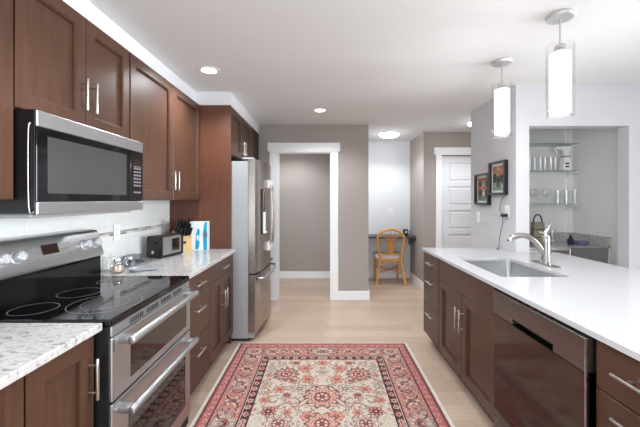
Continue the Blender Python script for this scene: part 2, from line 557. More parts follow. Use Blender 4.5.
mb.build('door_knob', M['nickel'], door1, smooth=True)

# partition: picture wall, wall with the pass-through, the bar nook behind
PX = 1.735
sbox('wall_partition', M['grey_wall'], PX, 1.855, 3.0, 3.92, 0, CEIL)
OX0, OX1, OZ = 1.86, 2.756, 2.055
b = MB()
b.box(OX1, 4.72, 3.0, 3.12, 0, CEIL); b.box(1.855, OX1, 3.0, 3.12, OZ, CEIL)
struct(b.build('wall_right', M['grey_wall']))
sbox('wall_nook_back', M['nook_wall_lit'], 1.855, 4.0, 3.80, 3.92, 0, CEIL)
sbox('wall_nook_side', M['nook_wall_lit'], 2.85, 2.95, 3.12, 3.80, 0, CEIL)
# unseen living side and rear wall; their windows are added to brighten the kitchen
b = MB()
b.box(WL, -1.4, -3.32, -3.2, 0, CEIL); b.box(1.5, 4.72, -3.32, -3.2, 0, CEIL); b.box(-1.4, 1.5, -3.32, -3.2, 2.25, CEIL); b.box(-1.4, 1.5, -3.32, -3.2, 0, 0.08)
struct(b.build('wall_rear', M['white_wall']))
b = MB()
for x in (-1.4, 0.02, 1.45): b.box(x, x + 0.05, -3.30, -3.22, 0.08, 2.25)
b.box(-1.4, 1.5, -3.30, -3.22, 2.2, 2.25); b.box(-1.4, 1.5, -3.30, -3.22, 0.08, 0.14)
struct(b.build('added_window_1', M['trim']))
b = MB()
b.box(4.72, 4.84, -3.2, -0.65, 0, CEIL); b.box(4.72, 4.84, 2.25, 3.12, 0, CEIL); b.box(4.72, 4.84, -0.65, 2.25, 2.38, CEIL); b.box(4.72, 4.84, -0.65, 2.25, 0, 0.40)
struct(b.build('wall_side', M['white_wall']))
b = MB()
for y in (-0.65, 0.78, 2.20): b.box(4.74, 4.82, y, y + 0.05, 0.40, 2.38)
b.box(4.74, 4.82, -0.65, 2.25, 2.33, 2.38); b.box(4.74, 4.82, -0.65, 2.25, 0.40, 0.46)
struct(b.build('added_window_2', M['trim']))

# soffit above the wall cabinets and fridge
b = MB(); b.box(WL, -1.235, -0.4, YP, 2.302, CEIL); b.box(WL, -0.903, YP, YB, 2.302, CEIL)
struct(b.build('soffit', M['white_wall']))
# tiled splash with its mosaic strip
sbox('backsplash', M['splash'], WL, WL + 0.010, 0.3, YP, CT, 1.42)
sbox('mosaic_strip', M['mosaic'], WL + 0.010, WL + 0.013, 0.3, YP, 1.1335, 1.1645)

# ------------------------------------------------------------------ cabinets
def fnL(x0):
    return lambda u, v, w: (x0 + w, u, v)     # faces +X
def fnR(x0):
    return lambda u, v, w: (x0 - w, u, v)     # faces -X

def bar_handle(parent, p0, p1, out, r=0.006, stand=0.032, name='handle'):
    p0 = Vector(p0); p1 = Vector(p1); o = Vector(out)
    mb = MB()
    a, d = p0 + o * stand, p1 + o * stand
    mb.cyl(a, d, r, seg=12, bev=0.0015)
    for t in (0.17, 0.83):
        q = p0.lerp(p1, t)
        mb.cyl(q - o * 0.002, q + o * stand, r * 0.75, seg=10)
    return mb.build(name, M['nickel'], parent, smooth=True)

def front(parent, kind, fn, out, u0, u1, v0, v1, handle=None, flat=False, mat='wood', g=0.0018):
    """a door or drawer front with its handle; handle = (u0, v0, u1, v1)"""
    o = MB().shaker(u0 + g, u1 - g, v0 + g, v1 - g, fn, flat=flat).build(kind, M[mat], parent)
    if handle:
        a = fn(handle[0], handle[1], 0.020); d = fn(handle[2], handle[3], 0.020)
        bar_handle(o, a, d, out)
    return o

L, R_ = (1, 0, 0), (-1, 0, 0)
XBF = XB - 0.020     # carcass face behind the doors

# base units on the left run
def base_left(label, y0, y1, body_mat='wood'):
    t = thing('base_cabinet', label, 'cabinet', (-1.18, (y0 + y1) / 2, 0), 0, 'base cabinets along the left wall')
    MB().box(WL + 0.012, XBF - 0.001, y0 + 0.001, y1 - 0.001, 0.10, 0.883).build('body', M[body_mat], t)
    MB().box(WL + 0.012, XBF - 0.055, y0 + 0.002, y1 - 0.002, 0.0, 0.10).build('toe_kick', M['kick'], t)
    return t
f = fnL(XBF)
t = base_left('brown base cabinet with one upright bar handle left of the stove', 0.975, YS0 - 0.012)
front(t, 'door', f, L, 0.975, YS0 - 0.014, 0.11, 0.877, (1.236, 0.64, 1.236, 0.795))
t = base_left('brown base cabinet at the photo\'s lower left edge, mostly out of frame', 0.30, 0.972)
front(t, 'door', f, L, 0.30, 0.636, 0.11, 0.877, (0.60, 0.64, 0.60, 0.795)); front(t, 'door', f, L, 0.636, 0.972, 0.11, 0.877, (0.672, 0.64, 0.672, 0.795))
t = base_left('brown three-drawer base cabinet between stove and double-door cabinet', YS1 + 0.004, 2.548)
ym = (YS1 + 2.548) / 2
for z0, z1 in ((0.735, 0.877), (0.435, 0.735), (0.11, 0.435)):
    zc = {0.735: 0.806, 0.435: 0.63, 0.11: 0.335}[z0]
    front(t, 'drawer', f, L, YS1 + 0.006, 2.548, z0, z1, (ym - 0.08, zc, ym + 0.08, zc), flat=True, mat='wood_h')
t = base_left('brown base cabinet beside the fridge with one drawer over two doors', 2.550, YP - 0.002)
front(t, 'drawer', f, L, 2.55, YP - 0.006, 0.735, 0.877, (2.80, 0.806, 2.96, 0.806), flat=True, mat='wood_h')
front(t, 'door', f, L, 2.55, 2.876, 0.11, 0.735, (2.845, 0.46, 2.845, 0.615)); front(t, 'door', f, L, 2.876, YP - 0.006, 0.11, 0.735, (2.908, 0.46, 2.908, 0.615))

# granite counters
tag(MB().box(WL + 0.011, -0.850, 0.30, YS0 - 0.004, CT - 0.030, CT, 0.004).build('countertop', M['granite']),
    'speckled white granite counter piece in the near left corner of the photo, before the stove', 'countertop', 'granite counters of the left run')
tag(MB().box(WL + 0.011, -0.848, YS1 + 0.004, YP - 0.001, CT - 0.030, CT, 0.004).build('countertop', M['granite']),
    'speckled white granite counter between stove and fridge, under the toaster', 'countertop', 'granite counters of the left run')

# wall units on the left run
XAF = XA - 0.020
f = fnL(XAF)
def wall_unit(label, y0, y1, z0, z1, mat='wood'):
    t = thing('wall_cabinet', label, 'cabinet', (-1.36, (y0 + y1) / 2, z0), 0, 'wall cabinets of the left run')
    MB().box(WL + (0.012 if z0 < 1.42 else 0.001), XAF - 0.001, y0 + 0.001, y1 - 0.001, z0, z1).build('body', M[mat], t)
    return t
CB, CTOP = 1.383, 2.300
t = wall_unit('brown wall cabinet left of the microwave, cut by the photo\'s left edge', 0.62, YS0 - 0.003, CB, CTOP)
front(t, 'door', f, L, 0.62, 0.948, CB + 0.002, CTOP - 0.002, (0.915, CB + 0.06, 0.915, CB + 0.215)); front(t, 'door', f, L, 0.948, YS0 - 0.004, CB + 0.002, CTOP - 0.002, (0.98, CB + 0.06, 0.98, CB + 0.215))
t = wall_unit('short brown two-door wall cabinet directly above the microwave', YS0, YS1 - 0.006, 1.741, CTOP)
yc = (YS0 + YS1) / 2
front(t, 'door', f, L, YS0, yc, 1.743, CTOP - 0.002, (yc - 0.034, 1.825, yc - 0.034, 1.98)); front(t, 'door', f, L, yc, YS1 - 0.008, 1.743, CTOP - 0.002, (yc + 0.034, 1.825, yc + 0.034, 1.98))
t = wall_unit('tall brown two-door wall cabinet above the toaster', YS1 - 0.003, YP - 0.002, CB, CTOP)
yc = (YS1 + YP) / 2
front(t, 'door', f, L, YS1, yc, CB + 0.002, CTOP - 0.002, (yc - 0.034, 1.46, yc - 0.034, 1.615)); front(t, 'door', f, L, yc, YP - 0.004, CB + 0.002, CTOP - 0.002, (yc + 0.034, 1.46, yc + 0.034, 1.615))

# fridge surround
tag(MB().box(WL + 0.001, -0.900, YP, YP + 0.020, 0, 2.300, 0.001).build('side_panel', M['wood_red']),
    'tall reddish-brown panel on the near side of the fridge', 'panel')
XF = -0.905
t = thing('fridge_cabinet', 'short brown two-door cabinet above the fridge', 'cabinet', (-1.2, 3.7, 1.827), 0)
MB().box(WL + 0.001, XF - 0.021, YP + 0.022, 4.17, 1.828, 2.300).build('body', M['wood'], t)
f = fnL(XF - 0.020)
front(t, 'door', f, L, YP + 0.022, 3.67, 1.830, 2.298, (3.635, 1.87, 3.635, 2.025)); front(t, 'door', f, L, 3.67, 4.168, 1.830, 2.298, (3.705, 1.87, 3.705, 2.025))
tag(MB().box(WL + 0.001, -0.900, 4.18, 4.20, 0, 2.300, 0.001).build('side_panel', M['wood']),
    'brown panel on the far side of the fridge, mostly hidden behind it', 'panel')
tag(MB().box(-0.925, -0.905, 4.2005, YB - 0.001, 0, 2.300).build('filler_panel', M['kick']),
    'dark narrow filler strip between fridge cabinet and back wall', 'panel')

# ------------------------------------------------------------------ refrigerator
t = thing('refrigerator', 'stainless french-door refrigerator with grey side', 'refrigerator', (-1.1, 3.70, 0))
FY0, FY1 = 3.242, 4.165
MB().box(-1.47, -0.742, FY0, FY1, 0.03, 1.765, 0.004).build('case', M['grey_side'], t)
mb = MB()
mb.box(-0.95, -0.735, FY0 + 0.02, FY1 - 0.02, 0.0, 0.03); mb.build('foot', M['black_matte'], t)
MB().box(-0.742, -0.690, FY0 + 0.02, FY1 - 0.02, 0.03, 0.085).build('kick_grille', M['grey_side'], t)
FM = (FY0 + FY1) / 2
def bulge(y): return -0.668 + 0.045 * (1 - ((y - FM) / ((FY1 - FY0) / 2)) ** 2)
def fdoor(name, y0, y1, z0, z1):
    n = 14
    poly = [(-0.738, y0)] + [(bulge(y0 + (y1 - y0) * k / n) - (0.006 if k in (0, n) else 0), y0 + (y1 - y0) * k / n) for k in range(n + 1)] + [(-0.738, y1)]
    return MB().prism(poly, z0, z1, lambda p, q, s: (p, q, s)).build(name, M['steel_v'], t, smooth=True)
dn = fdoor('door', FY0, FM - 0.002, 0.665, 1.785)
df = fdoor('door', FM + 0.002, FY1, 0.665, 1.785)
fz = fdoor('freezer_drawer', FY0, FY1, 0.09, 0.650)
for d, y in ((dn, FM - 0.07), (df, FM + 0.07)):
    x = bulge(y)
    mb = MB(); mb.tube([(x + 0.012, y, 0.87), (x + 0.045, y, 0.95), (x + 0.055, y, 1.22), (x + 0.045, y, 1.49), (x + 0.012, y, 1.57)], 0.011, smooth=6)
    h = mb.build('handle', M['steel_v'], d, smooth=True)
    for z in (0.835, 1.515): MB().box(x - 0.002, x + 0.035, y - 0.016, y + 0.016, z, z + 0.09, 0.008).build('handle_mount', M['white_plastic'], d)
mb = MB()
hy = [FY0 + 0.06, FY0 + 0.13, FM, FY1 - 0.13, FY1 - 0.06]
mb.tube([(bulge(hy[0]) + 0.0, hy[0], 0.60)] + [(bulge(y) + 0.052, y, 0.60) for y in hy[1:4]] + [(bulge(hy[4]), hy[4], 0.60)], 0.013, smooth=6)
mb.build('handle', M['steel'], fz, smooth=True)
# ice and water dispenser on the near door
y0, y1 = 3.40, 3.54
x = bulge(3.47)
mb = MB(); mb.box(x - 0.01, x + 0.006, y0, y1, 1.03, 1.50, 0.004); mb.build('dispenser_panel', M['black_gloss'], dn)
mb = MB(); mb.box(x + 0.004, x + 0.016, y0 + 0.012, y1 - 0.012, 1.05, 1.26, 0.004); mb.box(x + 0.004, x + 0.03, y0 + 0.012, y1 - 0.012, 1.04, 1.055, 0.003)
mb.build('dispenser_tray', M['white_plastic'], dn)
MB().box(-0.735, -0.64, FY0 + 0.02, FY1 - 0.02, 0.6515, 0.6635).build('door_gap', M['black_matte'], t)
for y in (FY0 + 0.01, FY1 - 0.07): MB().box(-0.80, -0.69, y, y + 0.06, 1.786, 1.803, 0.004).build('hinge_cover', M['grey_side'], t)

# ------------------------------------------------------------------ stove
SY0, SY1 = YS0 + 0.004, YS1 - 0.004
t = thing('stove', 'stainless double-oven electric range with black glass cooktop', 'stove', (-1.18, (SY0 + SY1) / 2, 0))
MB().box(WL + 0.015, -0.838, SY0, SY1, 0.02, 0.891).build('body', M['black_matte'], t)
MB().box(-1.46, -0.93, SY0 + 0.03, SY1 - 0.03, 0.0, 0.02).build('foot', M['black_matte'], t)
ck = MB().box(-1.40, -0.824, SY0 - 0.001, SY1 + 0.001, 0.892, 0.921, 0.006).build('cooktop', M['black_gloss'], t)
def burner(x, y, r, inner=None):
    mb = MB()
    for rr in [r] + ([inner] if inner else []):
        mb.lathe([(rr - 0.0012, 0), (rr + 0.0012, 0), (rr + 0.0012, 0.0006), (rr - 0.0012, 0.0006), (rr - 0.0012, 0)], (x, y, 0.9206), seg=56)
    return mb.build('burner_ring', M['ring'], ck)
burner(-1.235, 1.415, 0.085)
burner(-1.225, 1.665, 0.092)
burner(-0.985, 1.50, 0.145, 0.095)
burner(-1.215, 1.90, 0.072)
burner(-0.96, 1.84, 0.095)
# backguard
fnb = lambda p, q, s: (p, s, q)
MB().prism([(-1.484, 0.892), (-1.385, 0.892), (-1.37, 0.92), (-1.372, 1.05), (-1.484, 1.05)], SY0, SY1, fnb).build('backguard', M['black_gloss'], t)
pan = MB().prism([(-1.484, 1.045), (-1.372, 1.045), (-1.356, 1.05), (-1.352, 1.065), (-1.386, 1.185), (-1.396, 1.200), (-1.412, 1.206), (-1.484, 1.206)], SY0, SY1, fnb).build('control_panel', M['steel'], t, smooth=True)
nrm = Vector((0.12, 0, 0.034)).normalized()
def onp(y, z, off=0.0):
    k = (z - 1.065) / 0.12
    return Vector((-1.352 - 0.034 * k, y, z)) + nrm * off
tilt = math.atan2(0.034, 0.12)
def panel_box(mb, y0, y1, z0, z1, th=0.0015):
    c = onp((y0 + y1) / 2, (z0 + z1) / 2, th / 2)
    mt = Matrix.Translation(c) @ Matrix.Rotation(-tilt, 4, 'Y')
    mb.box(-th / 2, th / 2, -(y1 - y0) / 2, (y1 - y0) / 2, -(z1 - z0) / 2, (z1 - z0) / 2, mat=mt)
mb = MB(); panel_box(mb, 1.615, 1.715, 1.115, 1.165); mb.build('display', M['display'], pan)
for (ya, yb) in ((1.535, 1.60), (1.73, 1.80)):
    for i in range(3):
        for j in range(3):
            mb = MB()
            panel_box(mb, ya + i * (yb - ya) / 3, ya + i * (yb - ya) / 3 + 0.012, 1.10 + j * 0.027, 1.105 + j * 0.027, 0.0010)
            mb.build('button', M['btn'], pan)
for i in range(5):
    mb = MB(); panel_box(mb, 1.622 + i * 0.019, 1.632 + i * 0.019, 1.098, 1.102, 0.0010); mb.build('button', M['btn'], pan)
for y in (1.40, 1.475, 1.895, 1.975):
    c = onp(y, 1.128, 0)
    mb = MB(); mb.lathe([(0, 0), (0.031, 0), (0.031, 0.006), (0.026, 0.008), (0.024, 0.032), (0.020, 0.037), (0, 0.037)], c, axis=nrm)
    mb.box(-0.005, 0.005, -0.005, 0.005, -0.02, 0.02, 0.002, mat=Matrix.Translation(c + nrm * 0.038) @ Matrix.Rotation(-tilt, 4, 'Y'))
    mb.build('knob', M['white_knob'], pan, smooth=True)
# fronts
XO = -0.820
mb = MB(); mb.box(-0.8375, -0.826, SY0 + 0.008, SY1 - 0.002, 0.850, 0.890, 0.004)
vt = mb.build('vent_trim', M['steel'], t)
for g in range(4):
    mb = MB()
    for k in range(7):
        ya = SY0 + 0.13 + g * 0.135 + k * 0.0155
        mb.box(-0.828, -0.8252, ya, ya + 0.009, 0.858, 0.880)
    mb.build('vent_slot', M['black_matte'], vt)
def oven_door(z0, z1, gy0, gy1, gz0, gz1, hz):
    d = MB().box(-0.8375, XO, SY0 + 0.002, SY1 - 0.002, z0, z1, 0.005).build('oven_door', M['steel'], t)
    MB().box(XO - 0.004, XO + 0.0015, gy0, gy1, gz0, gz1, 0.001).build('oven_window', M['oven_glass'], d)
    mb = MB(); mb.cyl((XO + 0.052, SY0 + 0.035, hz), (XO + 0.052, SY1 - 0.035, hz), 0.0165, seg=18, bev=0.004)
    for y in (SY0 + 0.06, SY1 - 0.06): mb.box(XO - 0.002, XO + 0.050, y - 0.022, y + 0.022, hz - 0.013, hz + 0.013, 0.005)
    mb.build('handle', M['steel'], d, smooth=True)
    return d
d = oven_door(0.598, 0.848, SY0 + 0.125, SY1 - 0.06, 0.635, 0.775, 0.825)
mb = MB()
for k in range(6): mb.box(XO - 0.002, XO + 0.0008, SY0 + 0.006, SY0 + 0.016, 0.795 + k * 0.008, 0.799 + k * 0.008)
mb.build('side_slot', M['black_matte'], d)
oven_door(0.085, 0.588, SY0 + 0.11, SY1 - 0.075, 0.17, 0.485, 0.545)
MB().box(-0.8375, -0.832, SY0 + 0.004, SY1 - 0.004, 0.02, 0.080).build('kick_plate', M['black_matte'], t)

# ------------------------------------------------------------------ microwave
MY0, MY1 = YS0 + 0.002, YS1 - 0.008
XM = -1.108
t = thing('microwave', 'stainless and black over-the-range microwave under the short wall cabinet', 'microwave', (-1.3, (MY0 + MY1) / 2, 1.338))
MB().box(WL + 0.012, -1.1165, MY0, MY1, 1.332, 1.737, 0.003).build('case', M['black'], t)
mb = MB(); mb.box(-1.116, XM, MY0, MY1, 1.671, 1.735, 0.004); mb.build('top_band', M['steel'], t)
mb = MB(); mb.box(-1.116, XM, MY0, MY1, 1.326, 1.378, 0.004); mb.build('bottom_band', M['steel'], t)
d = MB().box(-1.116, XM - 0.002, MY0, 1.905, 1.379, 1.670, 0.002).build('door', M['black_gloss'], t)
MB().box(XM - 0.003, XM - 0.001, MY0 + 0.05, 1.865, 1.412, 1.640).build('window_screen', M['window_grey'], d)
mb = MB(); mb.tube([(-1.118, MY0 - 0.001, 1.34), (-1.135, MY0 - 0.006, 1.36), (-1.137, MY0 - 0.006, 1.65), (-1.130, MY0 - 0.001, 1.68)], 0.0022, smooth=4)
mb.build('edge_strip', M['steel'], d, smooth=True)
cp = MB().box(-1.116, XM - 0.002, 1.907, MY1, 1.379, 1.670, 0.002).build('control_panel', M['black_gloss'], t)
mb = MB(); mb.box(XM - 0.003, XM - 0.001, 1.935, 2.01, 1.592, 1.622); mb.build('display', M['display'], cp)
for j in range(8):
    for i in range(3):
        if j == 6: continue
        MB().box(XM - 0.003, XM - 0.0008, 1.937 + i * 0.026, 1.955 + i * 0.026, 1.565 - j * 0.020, 1.575 - j * 0.020).build('button', M['btn'], cp)
MB().box(XM - 0.003, XM - 0.0008, 1.937, 2.008, 1.580, 1.584).build('button', M['btn'], cp)
mb = MB(); mb.box(-1.46, -1.16, MY0 + 0.03, MY1 - 0.03, 1.312, 1.332, 0.008); mb.build('vent_grille', M['grey_side'], t)

# ------------------------------------------------------------------ island
IX = 0.975
f = fnR(IX + 0.020)
def island_unit(label, y0, y1, hollow=False):
    t = thing('island_cabinet', label, 'cabinet', (1.25, (y0 + y1) / 2, 0), 0, 'base cabinets of the island')
    x0, x1 = IX + 0.021, 1.55
    mb = MB()
    if hollow:
        mb.box(x0, x1, y0, y0 + 0.016, 0.10, 0.885); mb.box(x0, x1, y1 - 0.016, y1, 0.10, 0.890)
        mb.box(x0, x1, y0 + 0.016, y1 - 0.016, 0.10, 0.116); mb.box(x1 - 0.012, x1, y0 + 0.016, y1 - 0.016, 0.116, 0.890)
        mb.box(x0, x0 + 0.016, y0 + 0.016, y1 - 0.016, 0.72, 0.890)
    else:
        mb.box(x0, x1, y0, y1, 0.10, 0.890)
    mb.build('body', M['wood'], t)
    MB().box(x0 + 0.06, x1, y0, y1, 0, 0.10).build('toe_kick', M['kick'], t)
    return t
def drawers(t, y0, y1, hy0, hy1, hz):
    for (z0, z1), zc in zip(((0.715, 0.886), (0.41, 0.715), (0.11, 0.41)), hz):
        front(t, 'drawer', f, R_, y0, y1, z0, z1, (hy0, zc, hy1, zc), flat=True, mat='wood_h')
t = island_unit('brown three-drawer cabinet at the far end of the island', 2.820, 3.255)
drawers(t, 2.822, 3.253, 2.93, 3.09, (0.805, 0.635, 0.335))
t = island_unit('brown two-door sink cabinet between dishwasher and far drawers', 1.897, 2.817, True)
front(t, 'false_front', f, R_, 1.899, 2.815, 0.715, 0.886, None, flat=True, mat='wood_h')
front(t, 'door', f, R_, 1.899, 2.357, 0.11, 0.715, (2.322, 0.455, 2.322, 0.615)); front(t, 'door', f, R_, 2.357, 2.815, 0.11, 0.715, (2.392, 0.455, 2.392, 0.615))
t = island_unit('brown drawer cabinet right of the dishwasher, in the near right corner', 0.62, 1.195)
drawers(t, 0.622, 1.193, 0.80, 1.093, (0.812, 0.665, 0.335))
tag(MB().box(1.552, 1.70, 0.30, 2.99, 0, 0.890).build('knee_wall', M['white_wall']), 'white knee wall carrying the bar side of the island counter', 'wall panel')

# dishwasher
t = thing('dishwasher', 'slate-coloured stainless dishwasher built into the island', 'dishwasher', (1.25, 1.5, 0))
DY0, DY1 = 1.203, 1.860
MB().box(1.012, 1.545, DY0, DY1 + 0.004, 0.09, 0.880).build('tub', M['black_matte'], t)
MB().box(1.06, 1.545, DY0, DY1, 0, 0.09).build('toe_kick', M['black_matte'], t)
XD = 0.950
d = MB().box(XD, 1.010, DY0 + 0.002, DY1, 0.105, 0.756, 0.004).build('door', M['steel_dark'], t)
# control band with the pocket handle: frame around a recess
hy0, hy1, hz0, hz1 = 1.375, 1.675, 0.762, 0.786
mb = MB()
mb.box(XD - 0.002, 1.010, DY0 + 0.002, DY1, hz1, 0.882, 0.002)
mb.box(XD - 0.002, 1.010, DY0 + 0.002, hy0, 0.758, hz1, 0.001); mb.box(XD - 0.002, 1.010, hy1, DY1, 0.758, hz1, 0.001)
mb.box(0.988, 1.010, hy0, hy1, 0.758, hz1)
cb = mb.build('control_band', M['steel_band'], t)
MB().box(0.982, 0.9878, hy0 + 0.002, hy1 - 0.002, 0.758, hz1 - 0.001).build('pocket_handle', M['black_matte'], cb)
for k in range(9): MB().box(XD + 0.012, XD + 0.03, DY0 + 0.09 + k * 0.055, DY0 + 0.115 + k * 0.055, 0.882, 0.8835).build('top_button', M['black'], cb)
MB().box(XD - 0.0025, XD + 0.004, DY0 + 0.0005, DY0 + 0.004, 0.105, 0.880).build('edge_strip', M['chrome'], t)

# island counter with the sink cut-out
def rrect(x0, x1, y0, y1, r, n=6):
    pts = []
    for cx, cy, a0 in ((x1 - r, y1 - r, 0), (x0 + r, y1 - r, 90), (x0 + r, y0 + r, 180), (x1 - r, y0 + r, 270)):
        for k in range(n + 1):
            a = math.radians(a0 + 90 * k / n)
            pts.append((cx + r * math.cos(a), cy + r * math.sin(a)))
    return pts
outer = [(0.964, 0.25), (2.10, 0.25), (2.10, 2.997), (PX - 0.003, 2.997), (PX - 0.003, 3.285), (0.964, 3.285)]
SX = (1.085, 1.515, 2.03, 2.71)
ic = MB().slab(outer, rrect(*SX, 0.03), CT - 0.022, CT).build('countertop', M['quartz'])
tag(ic, 'white quartz counter of the island with the undermount sink', 'countertop')
t = thing('kitchen_sink', 'stainless undermount sink set into the white island counter', 'sink', (1.29, 2.33, 0.70))
bmx = bmesh.new()
loops = []
for (grow, z) in ((0.022, CT - 0.0225), (0.004, CT - 0.0225), (0.002, CT - 0.04), (-0.004, 0.74), (-0.02, 0.715), (-0.06, 0.706)):
    r = 0.03 + grow
    loops.append([bmx.verts.new((x, y, z)) for x, y in rrect(SX[0] - grow, SX[1] + grow, SX[2] - grow, SX[3] + grow, max(r, 0.02))])
n = len(loops[0])
for a, d2 in zip(loops, loops[1:]):
    for k in range(n): bmx.faces.new((a[k], d2[k], d2[(k + 1) % n], a[(k + 1) % n]))
bmx.faces.new(loops[-1])
bmesh.ops.recalc_face_normals(bmx, faces=bmx.faces)
mb = MB(); mb.bm.free(); mb.bm = bmx
bowl = mb.build('basin', M['steel'], t, smooth=True)
sm = bowl.modifiers.new('thickness', 'SOLIDIFY'); sm.thickness = 0.0015; sm.offset = 0
MB().lathe([(0, 0), (0.045, 0), (0.045, 0.003), (0.030, 0.004), (0.028, 0.001), (0, 0.001)], (1.29, 2.33, 0.7065)).build('drain', M['chrome'], t, smooth=True)

# faucet
t = thing('faucet', 'brushed nickel single-lever faucet standing behind the sink', 'faucet', (1.615, 2.42, CT))
mb = MB(); mb.box(1.615 - 0.028, 1.615 + 0.028, 2.42 - 0.128, 2.42 + 0.128, CT, CT + 0.008, 0.003); mb.build('deck_plate', M['faucet'], t)
MB().lathe([(0, 0), (0.034, 0), (0.034, 0.008), (0.029, 0.014), (0.027, 0.15), (0.029, 0.17), (0.026, 0.196), (0.017, 0.212), (0, 0.216)], (1.615, 2.42, CT + 0.008)).build('body', M['faucet'], t, smooth=True)
mb = MB()
mb.tube([(1.605, 2.42, CT + 0.075), (1.572, 2.42, CT + 0.125), (1.530, 2.42, CT + 0.175), (1.480, 2.42, CT + 0.206), (1.430, 2.42, CT + 0.212), (1.385, 2.42, CT + 0.203), (1.362, 2.42, CT + 0.186), (1.353, 2.42, CT + 0.165)],
        [0.020, 0.021, 0.020, 0.019, 0.019, 0.021, 0.022, 0.019], seg=16, smooth=5)
mb.build('spout', M['faucet'], t, smooth=True)
mb = MB(); mb.tube([(1.605, 2.42, CT + 0.214), (1.62, 2.425, CT + 0.245), (1.645, 2.43, CT + 0.27), (1.66, 2.432, CT + 0.288)], [0.012, 0.009, 0.008, 0.0105], smooth=4)
mb.tube([(1.60, 2.42, CT + 0.225), (1.572, 2.415, CT + 0.236)], [0.010, 0.008])
mb.build('lever', M['faucet'], t, smooth=True)

